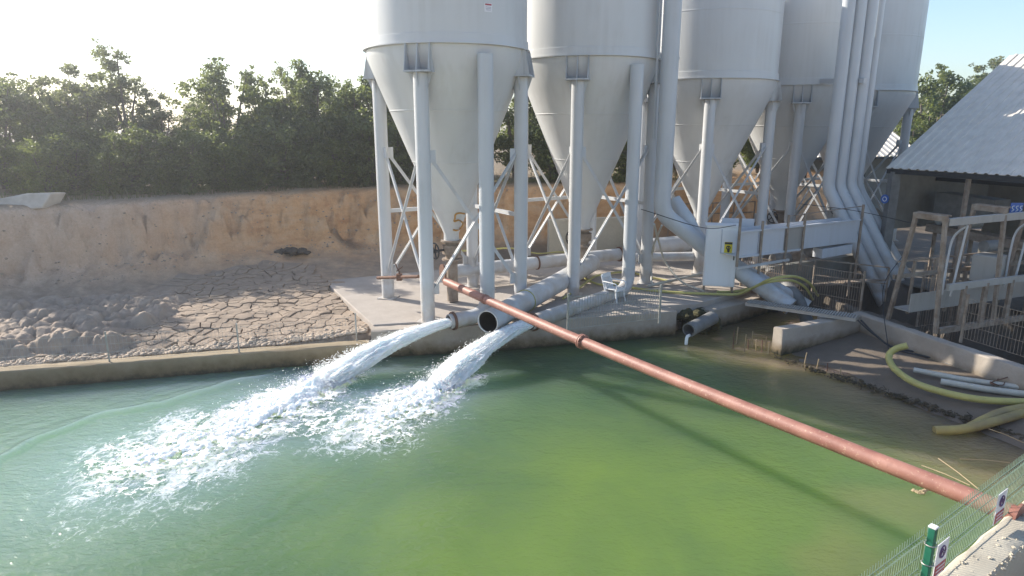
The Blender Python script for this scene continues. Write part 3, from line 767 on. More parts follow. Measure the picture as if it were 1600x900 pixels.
obj_top('pipe_bracket', MB().bar(e0, e1, .14, .18), M['steel'], 'horizontal steel bar clamping the vertical pipes to the fourth silo', 'bracket')
# red pipe across the pond
r0 = V(-1.92, 19.9, 1.95); d_ = ray(1590, 806)*8.1; r1 = V(d_.x, d_.y, EZ+d_.z)
d_ = ray(697, 440)*20.0; r0 = V(d_.x, d_.y, EZ+d_.z)
t = thing('red_pipe', 'long red oxide pipe running across the pond from silo to wire fence', 'pipe', (r0+r1)/2)
MB().pipe([r0+(r1-r0)*i/8+V(0, 0, -.10*math.sin(math.pi*i/8)) for i in range(9)], .118, .012, 28).build('barrel', M['redpipe'], t)
dr = (r1-r0).normalized()
def on_red(px):
    best = min(range(0, 2001), key=lambda i: abs(((lambda p: 800+F*p.x/(p.y*_c-(p.z-EZ)*_s))(r0+(r1-r0)*i/2000))-px)); return best/2000
for px_ in (758, 910):
    fq = on_red(px_); p = r0+(r1-r0)*fq+V(0, 0, -.10*math.sin(math.pi*fq))
    fl = MB(); fl.tube([p-dr*.045, p-dr*.012], .172 if px_ == 910 else .138, 24); fl.tube([p+dr*.012, p+dr*.045], .172 if px_ == 910 else .138, 24)
    if px_ == 910:
        x = dr.orthogonal().normalized(); y = dr.cross(x)
        for k in range(8):
            a = k*math.pi/4; q = p+(x*math.cos(a)+y*math.sin(a))*.145; fl.tube([q-dr*.075, q+dr*.075], .018, 6)
    fl.build('flange', M['redpipe'], t)
MB().tube([r1, r1+dr*.03], .165, 24).build('end_flange', M['redpipe'], t)
# brown line with its lever valve on the left legs
a = atY(590, 434, 20.35); b = atY(654, 432, 18.85)
t = thing('valve_line', 'thin rusty pipe with a lever valve between the nearest silo\'s two left legs', 'pipe', a)
MB().tube([a, b], .05, 10).build('barrel', M['rust'], t)
m = a+(b-a)*.55; v_ = MB().box(m, (.16, .16, .2)).tube([m, m+V(0, 0, .2)], .03, 8).build('valve_body', M['rust'], t)
MB().bar(m+V(-.08, 0, .18), m+V(.12, 0, .33), .03, .03).bar(m+V(-.1, 0, .42), m+V(-.02, 0, .18), .03, .03).build('lever', M['rust'], v_)
# small drain at the right
a = at(1076, 516, .42); b = a+V(1.0, .95, .12)
t = thing('outlet_pipe', 'short grey outlet pipe dribbling water beside the mossy wall', 'pipe', a)
MB().pipe([a, b], .215, .035, 26).build('barrel', M['conveyor'], t)
MB().tube([a+V(.6, .57, .06), a+V(.62, .59, .07)], .178, 20).build('shade_disc', M['black'], t)  # black disc stands in for the shade inside the outlet
tr = MB(); 
tr.tube(spline([a+V(.05, .02, -.16), a+V(-.05, -.06, -.2), a+V(-.08, -.1, -.45)], 5), [.05]*10+[.04], 8); tr.build('trickle', M['foam'], t)
# mossy damp rubble round it
b = MB(); rr = random.Random(3)
def lump(mb, c, r, rr, sq=.7, n1=5, n2=8):
    c = Vector(c); base = len(mb.v); ph = [rr.uniform(0, 6) for _ in range(6)]
    vs = []; fs = []
    for i in range(n1+1):
        th = math.pi*i/n1
        for k in range(n2):
            a = 2*math.pi*k/n2
            q = r*(1+.22*math.sin(2*a+ph[0]+th)+.14*math.sin(3*a+ph[1])*math.sin(th*2+ph[2])+rr.uniform(-.1, .1))
            vs.append(c+V(q*math.sin(th)*math.cos(a), q*math.sin(th)*math.sin(a), q*math.cos(th)*sq))
    for i in range(n1):
        for k in range(n2): fs.append((i*n2+k, i*n2+(k+1) % n2, (i+1)*n2+(k+1) % n2, (i+1)*n2+k))
    return mb.add(vs, fs)
mossm = simple('mossy_soil', (.085, .075, .03), (.04, .04, .018), 7, .95, 0, .8, 25, .04)
for i in range(26): lump(b, (5.35+rr.random()*1.25, 19.95+rr.random()*.7+.1, .02+rr.random()*.62), .12+rr.random()*.14, rr, .7)
obj_top('moss_clump', b, mossm, 'dark mossy clump of soil in the gap of the wall above the outlet pipe', 'moss')

# ---------------------------------------------------------------- cabinet with warning sign
ca = V(7.05, 21.95, .85); rzc = R(-14)
t = thing('electric_cabinet', 'tall white electric cabinet with a yellow warning sign on legs', 'cabinet', ca, rzc)
MB().box((0, 0, 1.32), (1.02, .55, 2.05)).build('case', M['white'], t, org=(0, 0, 0), bevel=.02)
MB().box((0, 0, 2.365), (1.10, .62, .04)).build('lid', M['white'], t, org=(0, 0, 0), bevel=.008)
MB().box((0, -.283, 1.30), (.94, .016, 1.9)).build('door', M['white'], t, org=(0, 0, 0), bevel=.006)
MB().box((.42, -.30, 1.3), (.03, .03, .14)).build('handle', M['dark'], t, org=(0, 0, 0))
for x in (-.46, .46):
    for y in (-.22, .22): MB().box((x, y, .15), (.05, .05, .29)).build('leg', M['oldsteel'], t, org=(0, 0, 0))
sg = thing('warning_sign', 'yellow warning sign with a black emblem on the white cabinet', 'sign', ca, rzc)
o0 = (0, 0, 0); sx_, sz_ = .22, 1.62
MB().box((sx_, -.296, sz_), (.25, .008, .42)).build('plate', M['signyellow'], sg, org=o0)
MB().box((sx_, -.302, sz_+.17), (.24, .006, .07)).build('header', M['signblack'], sg, org=o0)
b = MB()
def disc(mb, cx, cz, r, y=-.303, n=12, th=.006, sx=1, sz=1):
    mb.prism([V(cx+math.cos(2*math.pi*k/n)*r*sx, y, cz+math.sin(2*math.pi*k/n)*r*sz) for k in range(n)], (0, th, 0))
disc(b, sx_, sz_+.02, .075, sz=1.0); disc(b, sx_+.01, sz_-.07, .045, y=-.3032, sz=1.5); b.build('emblem', M['signblack'], sg, org=o0)
b = MB(); disc(b, sx_-.028, sz_+.02, .016, -.3065, 8); disc(b, sx_+.028, sz_+.02, .016, -.3065, 8); b.box((sx_, -.304, sz_-.175), (.18, .004, .02)); b.build('emblem_detail', M['signyellow'], sg, org=o0)
t = thing('panel_board', 'low pale steel panel standing behind the white cabinet', 'panel', (7.75, 22.5, 2.9), rzc)
MB().box((0, 0, .2), (1.05, .05, .5)).build('sheet', M['panel'], t, org=o0, bevel=.008)

# ---------------------------------------------------------------- launder (long steel trough)
A = at(1150, 402, 2.28); B = at(1338, 378, 2.30)
dx = (B-A).normalized(); nx = V(dx.y, -dx.x, 0).normalized(); Lt = (B-A).length
t = thing('steel_trough', 'long pale steel trough with upright posts right of the cabinet', 'trough', A)
cuts = [0, .155, .36, .505, 1]
hp = .82
for k in range(4):
    p, q = A+dx*(Lt*cuts[k]+.02), A+dx*(Lt*cuts[k+1]-.02)
    MB().bar(p+V(0, 0, hp/2), q+V(0, 0, hp/2), .02, hp).build('side_panel', M['panel_dirty_shaded' if k in (2,) else 'panel'], t)
MB().bar(A-nx*.7+V(0, 0, hp/2), B-nx*.7+V(0, 0, hp/2), .02, hp).build('side_panel', M['panel'], t)
MB().bar(A-nx*.35+V(0, 0, .03), B-nx*.35+V(0, 0, .03), .68, .02).build('bottom_plate', M['panel'], t)
MB().bar(A+nx*.03+V(0, 0, hp), B+nx*.03+V(0, 0, hp), .10, .05).bar(A+nx*.03+V(0, 0, .0), A+dx*(Lt*.5)+nx*.03, .06, .06).build('rim', M['panel'], t)
for cu, up, dn in ((.0, .45, .3), (.17, .30, 1.3), (.37, .42, 1.2), (.505, .42, .75), (1.01, .55, 1.4)):
    p = A+dx*Lt*cu+nx*.06
    MB().bar(p+V(0, 0, -dn), p+V(0, 0, hp+up), .07, .07).build('post', M['oldsteel'], t)
MB().bar(A+nx*.08+V(0, 0, -.35), A+dx*(Lt*.4)+nx*.08+V(0, 0, -.30), .07, .08).build('lower_rail', M['steel'], t)
p0 = A+dx*Lt*.37+nx*.06+V(0, 0, hp+.38); p1 = A+dx*Lt*1.01+nx*.06+V(0, 0, hp+.5)
MB().tube([p0, p1], .018, 6).build('handrail', M['oldsteel'], t)
p = A+dx*Lt*.70+V(0, 0, -.28)-nx*.2; q = A+dx*Lt*.97+V(0, 0, -.24)-nx*.2
obj_top('steel_trough', MB().bar(p, q, .4, .34), M['panel'], 'short bluish trough hanging under the right end of the long steel trough', 'trough', bevel=.01)

# ---------------------------------------------------------------- wire fences
def wire_panel(mb, a, b, h, z0, step=.06, r=.004, rows=(0, .33, .66, 1), bends=False):
    a = Vector(a); b = Vector(b); d = b-a; L = Vector((d.x, d.y, 0)).length; n_ = max(2, int(L/step))
    for i in range(n_+1):
        p = a+d*i/n_
        mb.bar(p+V(0, 0, z0-.0), p+V(0, 0, z0+h), r*2, r*2)
    for w in rows: mb.bar(a+V(0, 0, z0+h*w), b+V(0, 0, z0+h*w), r*2.6, r*2.6)
    return mb
def fence(label, posts, h, z0, mat='galv', step=.07, pr=.03, r=.005, name='wire_fence', extra=.1):
    t = thing(name, label, 'fence', (posts[0][0], posts[0][1], z0))
    for p in posts: MB().tube([V(p[0], p[1], z0-.1), V(p[0], p[1], z0+h+extra)], pr, 10).build('post', M[mat], t)
    for a, b in zip(posts[:-1], posts[1:]):
        wire_panel(MB(), V(a[0], a[1], 0), V(b[0], b[1], 0), h-.06, z0+.05, step, r).build('mesh_panel', M[mat], t, smooth=False)
    return t
p1_ = at(887, 517, .82); p2_ = at(1030, 500, .82)
fence('small wire fence panel on two posts at the pond edge before the plastic chair', [(p1_.x, p1_.y), (p2_.x, p2_.y)], .98, .82, step=.085, r=.006, pr=.035)
ps = [at(-60, 580, .5), at(167, 568, .5), at(371, 553, .5), at(556, 535, .5)]
fence('faint low wire fence along the kerb before the cracked mud', [(p.x, p.y+.12) for p in ps], .72, .5, mat='galv', step=.09, r=.0018, pr=.022)
p1_ = at(1258, 490, .6); p2_ = at(1346, 499, .72); p1_ = V(8.9, 22.2, 0); p2_ = V(10.9, 19.9, 0); p3_ = V(7.9, 23.6, 0)
fence('close meshed wire fence behind the plank walkway', [(8.2, 23.0), (p2_.x, p2_.y)], 1.35, .62, mat='oldsteel', step=.075, r=.006, pr=.04)
fence('dark wire fence below the gantry on the low concrete wall', [(12.15, 17.0), (12.75, 15.2), (13.6, 12.6)], 1.15, .82, mat='oldsteel', step=.085, r=.004, pr=.04)
fence('wire fence on the far side of the steel gantry', [(13.2, 20.6), (14.6, 21.1), (15.8, 21.5)], 3.0, -.95, mat='oldsteel', step=.11, r=.006, pr=.04)

# walkway plank of ribbed grating across the channel mouth
a = at(1172, 470, .88); b = at(1342, 494, .90); d = (b-a).normalized(); nn = V(d.y, -d.x, 0)
t = thing('walkway', 'narrow grey grating plank lying across the mouth of the channel', 'walkway', a)
mb = MB(); Lk = (b-a).length
for k in range(3): mb.bar(a+nn*(.02+.25*k), b+nn*(.02+.25*k), .03, .09)
mb.build('side_rail', M['panel_dirty_shaded'], t)
n_ = int(Lk/.075); sh = MB().bar(V(-.25, 0, 0), V(.25, 0, 0), .035, .03)
for i in range(n_):
    p = a+d*(i+.5)*Lk/n_+nn*.27+V(0, 0, .05)
    if i == 0: sl_m = MB().bar(-nn*.27, nn*.27, .04, .03).mesh('slat', M['panel_dirty_shaded'])
    o = bpy.data.objects.new('slat', sl_m); C.objects.link(o); o.parent = t; o.location = p-Vector(a)

# rebar stubs standing in the water
for i, (x, y, h) in enumerate([(1145, 547, .62), (1150, 540, .6), (1163, 553, .6), (1169, 548, .35), (1175, 545, .55), (1181, 550, .4), (1190, 553, .42), (1196, 549, .45), (1200, 556, .4), (1206, 551, .33), (1256, 573, .42), (1276, 577, .3), (1292, 583, .3), (1313, 590, .28)]):
    p = at(x, y, -.05)
    MBx = MB().tube([p, p+V(rnd.uniform(-.03, .03), rnd.uniform(-.03, .03), h)], .014, 6)
    obj_top('rebar', MBx, M['stick'] if i % 3 else M['rust'], 'thin bare rod sticking up out of the shallow water by the channel wall', 'rod', group='rods standing in the shallow water')
# loose blocks
for (x, y, s_, lb) in ((1266, 520, .34, 'pale block lying in the corner of the muddy apron'), ):
    b = MB().box(at(x, y, .30)+V(.3, 0, 0), (.5, .36, .30), .5).box(at(x+8, y-8, .35)+V(.35, .1, .16), (.4, .34, .26), .2)
    obj_top('concrete_block', b, M['pad'], lb, 'block', bevel=.02)

# ---------------------------------------------------------------- hoses and cables
def hose(pts, r, label, mat='hose', n=10, cat='hose', k=8):
    return obj_top('hose', MB().tube(spline(pts, k), r, n), M[mat], label, cat)
hose([at(1418, 540, .85), at(1400, 545, .72), at(1389, 556, .52), at(1396, 574, .34), at(1425, 596, .27), at(1470, 612, .25), at(1530, 624, .26), at(1600, 628, .30), at(1680, 626, .35)], .085, 'thick yellow hose curling up over the muddy apron', n=14)
hose([at(1460, 673, .04), at(1500, 671, .10), at(1545, 661, .16), at(1600, 645, .2), at(1660, 628, .3)], .10, 'muddy yellow hose with its end lying in the water', 'hose2', n=14)
hose([at(1515, 668, .02), at(1540, 655, .17), at(1570, 643, .22), at(1620, 634, .3)], .10, 'short muddy yellow hose crossing under the other at the shore', 'hose2', n=14)
hose([at(955, 441, .92), at(985, 449, .92), at(1030, 455, .90), at(1080, 458, .92), at(1140, 460, .95), at(1158, 458, 1.0), at(1180, 448, 1.35), at(1205, 436, 1.75), at(1240, 432, 1.8), at(1264, 442, 1.45), at(1278, 462, .9)], .045, 'long yellow hose along the pad arching up past the cabinet')
hose([at(1120, 456, .95), at(1150, 455, .98), at(1175, 449, 1.2), at(1200, 441, 1.5), at(1235, 438, 1.6), at(1258, 449, 1.3), at(1270, 468, .75)], .04, 'shorter yellow hose arching beside the long one right of the cabinet')
hose([at(880, 466, .92), at(905, 450, .95), at(918, 440, 1.0), at(935, 430, .95), at(980, 425, .92), at(1010, 432, .92), at(1050, 440, .92)], .04, 'yellow hose looping behind the white chair')
hose([at(900, 420, 1.1), at(915, 435, 1.0), at(935, 444, .92), at(960, 446, .92)], .04, 'yellow hose slanting down left of the white chair')
hose([at(720, 392, 1.9), at(760, 390, 1.9), at(800, 388, 1.8), at(840, 396, 1.5), at(880, 394, 1.2), at(930, 404, 1.0)], .03, 'thin yellow hose strung behind the legs of the nearest silo')
hose([at(1022, 350, 3.3), at(1030, 380, 2.4), at(1040, 410, 1.6), at(1065, 440, 1.05), at(1100, 455, .95)], .035, 'pale thin hose hanging in a curve under the slanting riser', 'palehose')
hose([at(1034, 352, 3.2), at(1021, 385, 2.3), at(1018, 410, 1.6), at(1018, 446, .92)], .035, 'pale thin hose hanging straight down under the slanting riser', 'palehose')
obj_top('pvc_pipe', MB().tube([at(1012, 447, .92), at(1110, 425, 1.1)], .055, 10), M['palehose'], 'thin white plastic pipe lying on the pad left of the cabinet', 'pipe')
hose([at(1345, 500, .9), at(1370, 525, .55), at(1400, 545, .30), at(1470, 562, .28), at(1540, 577, .28), at(1620, 592, .30)], .025, 'black cable running along the foot of the low wall', 'cable', 6, 'cable')
hose([at(1340, 500, .9), at(1362, 520, .6), at(1395, 542, .32), at(1440, 552, .28), at(1500, 574, .28), at(1640, 602, .30)], .02, 'thin black cable beside the other at the foot of the low wall', 'cable', 6, 'cable')
hose([at(1412, 398, 2.6), at(1383, 440, 2.0), at(1380, 480, 1.2), at(1388, 545, .32)], 0.012, 'black cable dangling from the first gantry frame', 'cable', 6, 'cable')
for pts, r, lb in (([at(1428, 578, .27), at(1500, 592, .29), at(1640, 612, .31)], .07, 'upper pale plastic pipe lying on the muddy apron'), ([at(1470, 596, .26), at(1540, 608, .28), at(1650, 622, .30)], .08, 'lower pale plastic pipe lying on the muddy apron')):
    obj_top('pvc_pipe', MB().tube(pts, r, 12), M['palehose'], lb, 'pipe')
b = MB(); rr = random.Random(9)
for i in range(16):
    p = at(1575+rr.uniform(-20, 25), 592+rr.uniform(-10, 14), .30); q = [p+V(rr.gauss(0, .13), rr.gauss(0, .13), rr.uniform(-.02, .22)) for _ in range(4)]
    b.tube(spline(q, 4), .012, 5)
obj_top('wire_tangle', b, M['rust'], 'tangle of rusty wire by the pale pipes on the apron', 'wire')
for (p, q, lb) in ((at(1466, 716, .25), at(1530, 765, .15), 'long dry stick leaning across the water by the red pipe'), (at(1500, 717, .08), at(1578, 723, .08), 'thin dry stick floating near the right shore'), (at(1440, 727, .03), at(1515, 758, .03), 'thin stick lying flat beside the long leaning one'), (at(1545, 670, .25), at(1600, 692, .12), 'dry stick by the muddy yellow hoses')):
    obj_top('stick', MB().tube([p, (p+q)/2+V(0, 0, .02), q], .009, 6), M['stick'], lb, 'stick')
b = MB(); rr = random.Random(4)
for i in range(12): lump(b, at(1443, 769, .0)+V(rr.uniform(-.15, .12), rr.uniform(-.06, .06), 0), .025+.03*rr.random(), rr, .5)
obj_top('debris', b, M['stick'], 'small clump of debris floating beside the red pipe', 'debris')

b = MB(); rr = random.Random(44); drk = simple('wet_debris', (.10, .075, .04), (.045, .035, .02), 9, .8)
for i in range(420):
    q = rr.random()**.8; p = at(1222, 562, .02)*(1-q)+at(1600, 685, .02)*q+V(rr.gauss(0, .10), rr.gauss(0, .10), .02)
    if rr.random() < .4:
        a = rr.random()*6.28; L = .05+.2*rr.random(); b.bar(p, p+V(math.cos(a)*L, math.sin(a)*L, rr.random()*.06), .012, .012)
    else: lump(b, p, .02+.05*rr.random()**2, rr, .6, 3, 6)
tag(b.build('shore_debris', drk), 'dark wet debris and twigs washed up along the right shore', 'debris', kind='stuff')
# ---------------------------------------------------------------- plastic chair
cf = V(.74, -.67, 0).normalized(); cp = V(3.34, 20.9, .85)
t = thing('plastic_chair', 'white plastic garden armchair standing over the pipe', 'chair', cp, math.atan2(cf.y, cf.x))
o0 = (0, 0, 0)      # local: x forward, y left
for sx in (-1, 1):
    for sy in (-1, 1):
        MB().bar((sx*.25+.03*sx, sy*.25, 0), (sx*.20, sy*.22, .42), .055, .04).build('leg', M['plastic'], t, org=o0, bevel=.008)
seat = MB().prism([V(-.22, -.22, .40), V(.24, -.25, .42), V(.24, .25, .42), V(-.22, .22, .40)], (0, 0, .03)); seat.box((.24, 0, .41), (.03, .5, .07)); seat.build('seat', M['plastic'], t, org=o0, bevel=.01)
bk = MB()
for k in range(5):
    y = -.17+.085*k; bk.bar((-.21, y, .42), (-.36, y*1.05, .82), .07, .02, (0, 1, 0))
bk.bar((-.34, -.23, .83), (-.34, .23, .83), .05, .12); bk.bar((-.21, -.235, .40), (-.36, -.24, .86), .03, .045, (0, 1, 0)); bk.bar((-.21, .235, .40), (-.36, .24, .86), .03, .045, (0, 1, 0))
bk.build('backrest', M['plastic'], t, org=o0)
for sy in (-1, 1):
    MB().tube(spline([V(-.29, sy*.25, .66), V(0, sy*.29, .66), V(.22, sy*.28, .64), V(.26, sy*.26, .56), V(.25, sy*.25, .42)], 5), .022, 8).build('armrest', M['plastic'], t, org=o0)

# ---------------------------------------------------------------- gantry bridge on the right
w_ = V(.93, .37, 0).normalized(); p_ = V(.37, -.93, 0).normalized()
t = thing('steel_gantry', 'weathered steel gantry of three open frames above the low wall', 'gantry', (11.2, 18.9, .8))
def frame(o, wid, h, mat='oldsteel', lean=.42):
    l0 = Vector(o); r0_ = l0+p_*wid; lt = l0+p_*lean+V(0, 0, h); rt = r0_-p_*.22+V(0, 0, h)
    fr = MB().bar(l0, lt, .09, .075, w_).bar(r0_, rt, .10, .09, w_)
    fr.bar(l0+w_*.06, lt+w_*.06, .02, .12, w_)
    g = fr.build('frame', M[mat], t)
    MB().bar(lt-p_*.06+V(0, 0, -.02), rt+p_*.06+V(0, 0, -.02), .10, .16).bar(lt-p_*.06+w_*.12+V(0, 0, .06), rt+w_*.12+p_*.06+V(0, 0, .06), .06, .04).build('top_beam', M[mat], g)
    return l0, r0_, lt, rt
O = V(11.25, 18.95, .80); wid = 1.5; hh = 3.2
fr = [frame(O+w_*k, wid, hh+.12*i) for i, k in enumerate((0, 2.4, 4.9))]
rb = O+p_*wid
def beam(a, b, wdt, hgt, nm='beam', mat='oldsteel'): MB().bar(a, b, wdt, hgt).build(nm, M[mat], t)
beam(fr[0][3]+w_*.1+V(0, 0, -.12), fr[0][3]+w_*6.5+V(0, 0, -.05), .12, .2, mat='panel_dirty_shaded')
beam(rb+w_*.1+V(0, 0, .06), rb+w_*6.5+V(0, 0, .06), .12, .16)
beam(rb+w_*.2+V(0, 0, 1.30), rb+w_*6.5+V(0, 0, 1.30), .10, .18, mat='panel_dirty_shaded')
beam(O+V(0, 0, 1.30), O+w_*6.5+V(0, 0, 1.30), .08, .12)
beam(O+w_*.1+V(0, 0, 1.75), O+w_*6.5+V(0, 0, 1.75), .05, .05)
for k in (.9, 1.8, 2.9, 3.8, 5.2): beam(rb+w_*k+V(0, 0, .15), rb+w_*k+V(0, 0, 1.3), .12, .10, 'upright')
for k in (.8, 1.7, 2.8, 3.8, 5.2): beam(O+w_*k+V(0, 0, .1), O+w_*k+V(0, 0, 1.75), .07, .07, 'upright')
q = MB().bar(O+p_*.55+w_*.1+V(0, 0, .62), O+p_*.55+w_*6.5+V(0, 0, .62), .03, .55).bar(O+p_*.3+w_*.1+V(0, 0, .37), O+p_*.3+w_*6.5+V(0, 0, .37), .55, .03); q.build('launder', M['panel_dirty_shaded'], t)  # darker paint here stands in for the yard's shade
for k in (.9, 3.6):
    b0 = O+p_*.9+w_*k; MB().tube(spline([b0+V(0, 0, .9), b0+V(0, 0, 2.0), b0+p_*.08+V(0, 0, 2.6), b0+p_*.4+V(0, 0, 2.95)], 5), .03, 8).build('hoop_rail', M['steel'], t)
    MB().tube([b0+p_*.4+V(0, 0, 2.95), b0+p_*.25+V(0, 0, .9)], .03, 8).build('hoop_rail', M['steel'], t)
b0 = O+p_*.6+w_*3.2
mt = MB().box(b0+V(0, 0, 1.45), (.75, .65, .8), .6); mt.build('gear_box', M['panel_dirty_shaded'], t, bevel=.02)
MB().tube([b0+V(-.25, 0, 2.1), b0+V(.3, .2, 2.1)], .17, 16).build('motor', M['conveyor'], t)
sb = thing('blue_sign', 'small blue sign with pale marks on the third gantry frame', 'sign', (0, 0, 0))
pb = atY(1588, 326, fr[2][3].y-.2); sb.location = pb
MB().box(pb, (.36, .02, .34)).build('plate', M['signblue'], sb)
b = MB()
for k in range(3): b.tube(spline([pb+V(-.12+.12*k+dx_, -.015, dz_) for dx_, dz_ in ((.04, .08), (-.02, .06), (0, .0), (.04, -.03), (-.02, -.08))], 3), .012, 5)
b.build('marks', M['signwhite'], sb)

# ---------------------------------------------------------------- sheds
def corr_roof(mb, e0, e1, r0_, r1_, period=.33, depth=.045, thick=.02):
    # corrugated sheet spanned between eave e0-e1 and ridge r0_-r1_, ribs running up the slope
    e0, e1, r0_, r1_ = map(Vector, (e0, e1, r0_, r1_)); n_ = int((e1-e0).length/period); nrm = (e1-e0).cross(r0_-e0).normalized()
    if nrm.z < 0: nrm = -nrm
    us = []
    for i in range(n_):
        for f_, h in ((0, 0), (.55, 0), (.66, 1), (.89, 1)): us.append(((i+f_)/n_, h*depth))
    us.append((1, 0)); vs = []; fs = []; m = len(us)
    for lay in (0, -thick):
        for u, h in us:
            for a, b in ((e0, e1), (r0_, r1_)): vs.append(a+(b-a)*u+nrm*(h+lay))
    N = 2*m
    for i in range(m-1):
        fs.append((2*i, 2*i+2, 2*i+3, 2*i+1)); fs.append((N+2*i, N+2*i+1, N+2*i+3, N+2*i+2))
        for j in (0, 1): fs.append((2*i+j, 2*i+2+j, N+2*i+2+j, N+2*i+j))
    return mb.add(vs, fs)
e0 = V(14.2, 25.4, 4.88); ed = V(.40, -.916, 0).normalized(); up = V(.916, .40, 0).normalized()
e1 = e0+ed*9.5; e0b = e0
run, rise = 6.3, 4.3
t = thing('shed', 'open fronted shed with a grey corrugated roof and dark inside', 'shed', V(17, 24, .7))
corr_roof(MB(), e0, e1, e0+up*run+V(0, 0, rise), e1+up*run+V(0, 0, rise)).build('roof', M['sunroof'], t, smooth=False)
corr_roof(MB(), e0+up*run*2, e1+up*run*2, e0+up*run+V(0, 0, rise-.02), e1+up*run+V(0, 0, rise-.02)).build('roof', M['sunroof'], t, smooth=False)
MB().bar(e0+up*.12+V(0, 0, -.12), e1+up*.12+V(0, 0, -.12), .12, .16).build('eave_beam', M['dark'], t)
for k, q in ((.25, .16), (3.0, .06), (6.2, .06)):
    p = e0+ed*k+up*.2; MB().bar(V(p.x, p.y, .6), V(p.x, p.y, 4.75), q*2, q*2).build('column', M['conveyor' if k < 1 else 'oldsteel'], t)
bw0 = e0+up*6.5; bw1 = e1+up*6.5
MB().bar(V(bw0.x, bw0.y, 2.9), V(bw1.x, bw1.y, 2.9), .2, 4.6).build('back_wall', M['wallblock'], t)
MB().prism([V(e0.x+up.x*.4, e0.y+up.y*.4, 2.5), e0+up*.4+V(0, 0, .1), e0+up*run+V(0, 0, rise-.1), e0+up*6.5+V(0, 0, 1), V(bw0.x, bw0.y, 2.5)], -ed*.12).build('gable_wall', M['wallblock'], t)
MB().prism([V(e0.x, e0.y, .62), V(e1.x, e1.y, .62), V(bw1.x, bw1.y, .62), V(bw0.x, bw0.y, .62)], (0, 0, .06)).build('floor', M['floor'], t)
MB().bar(e0+up*3+V(0, 0, -.5), e1+up*3+V(0, 0, -.5), .1, .14).build('tie_beam', M['dark'], t)
# things in the shed
p = e0+up*2.2+ed*1.6
mc = thing('conveyor', 'dim grey conveyor machine with a slanted hood inside the shed', 'machine', V(p.x, p.y, .7))
MB().prism([p+ed*-1+V(0, 0, -.95), p+ed*1.2+V(0, 0, -1.05), p+ed*1.2+V(0, 0, -1.75), p+ed*-1+V(0, 0, -1.85)], up*.9).build('hood', M['conveyor'], mc)
MB().bar(p+ed*-1+V(0, 0, -2.3), p+ed*2.8+V(0, 0, -2.5), .6, .3).build('belt_bed', M['oldsteel'], mc)
for k in (-.8, .6, 2.2): MB().bar(V(p.x+ed.x*k, p.y+ed.y*k, .7), V(p.x+ed.x*k, p.y+ed.y*k, 2.5), .1, .1).build('leg', M['oldsteel'], mc)
for k in (-.6, .5): MB().tube([p+ed*k+V(0, 0, -2.0)-up*.2, p+ed*k+V(0, 0, -2.0)+up*.5], .16, 14).build('roller', M['galv'], mc)
p = e0+ed*.22-up*.12+V(0, 0, -1.15)
sb = thing('round_sign', 'round blue sign with a pale mark on the shed corner column', 'sign', p)
q = MB().tube([p, p-up*.012], .17, 20); q.build('plate', M['signblue'], sb)
MB().torus(p-up*.014, up, .08, .014, 16, 5).build('mark', M['signwhite'], sb)
# second shed far behind
f0 = V(16.2, 42, 6.25); f1 = V(28, 47.5, 6.25); fu = V(-.42, .9, 0)
f0 = at(1262, 247, 5.2)*1.0; f0 = atY(1262, 246, 41.0); f1 = atY(1445, 244, 41.5)
t = thing('shed', 'far shed with a light roof behind the two farthest silos', 'shed', V(f0.x+3, 41.5, 1))
fb = V(0, 4.2, 0)
corr_roof(MB(), f0, f1, f0+fb+V(0, 0, 1.55), f1+fb+V(0, 0, 1.55), .4, .05).build('roof', M['sunroof'], t, smooth=False)
MB().bar(V(f0.x, 42.4, f0.z/2+.2), V(f1.x, 42.9, f0.z/2+.2), .2, f0.z-.5).build('wall', M['wallblock'], t)
for k in range(5):
    q = f0+(f1-f0)*(k/4); MB().bar(V(q.x, q.y+.1, .8), V(q.x, q.y+.1, f0.z-.08), .14, .14).build('column', M['dark'], t)
MB().bar(f0+V(0, .05, -.08), f1+V(0, .05, -.08), .1, .14).build('eave_beam', M['dark'], t)
# site clutter between silos and sheds
def machine(name, c, label, seed, s=1.0):
    rr = random.Random(seed); t = thing(name, label, 'machine', c)
    c = Vector(c)
    MB().box(c+V(0, 0, .12), (1.5*s, .7*s, .16), .25).build('base_frame', M['oldsteel'], t)
    MB().tube([c+V(-.55*s, -.12*s, .5), c+V(.15*s, .06*s, .5)], .25*s, 16).build('motor', M['conveyor'], t)
    MB().tube([c+V(.15*s, .06*s, .5), c+V(.4*s, .12*s, .5)], .09*s, 10).build('shaft', M['dark'], t)
    MB().lathe([(.001, -.14), (.3*s, -.14), (.36*s, 0), (.3*s, .14), (.001, .14)], 18, c+V(.5*s, .15*s, .52), Matrix.Rotation(R(90), 3, 'X') @ Matrix.Identity(3)).build('pump_casing', M['oldsteel'], t)
    MB().tube([c+V(.5*s, .15*s, .7), c+V(.5*s, .15*s, 1.25)], .1*s, 12).build('outlet', M['pipe'], t)
machine('pump', at(1225, 425, .8), 'grey motor pump on the dark ground behind the trough', 2)
machine('pump', at(1300, 415, .7)+V(0, 1, 0), 'grey motor pump under the bundled pipes', 4, 1.2)
machine('pump', at(1150, 372, .85)+V(.5, 0, 0), 'small pump between the legs of the middle silo', 6, .9)
wl = at(955, 398, .9); obj_top('block_wall', MB().box(V(3.6, 28.6, 1.7), (4.2, .25, 1.7), .24), M['topconc'], 'tan concrete wall standing before the earth bank behind the second silo', 'wall')
obj_top('block_wall', MB().box(V(11.3, 24.6, 1.0), (5.5, .25, .9), .5), M['wallblock'], 'low dark block wall behind the long steel trough', 'wall')
b = MB()
for i in range(5): b.bar(V(9.6+.4*i, 23.3-.1*i, .72+.05*i), V(12.6+.2*i, 24.4-.35*i, .76+.08*i), .12, .06)
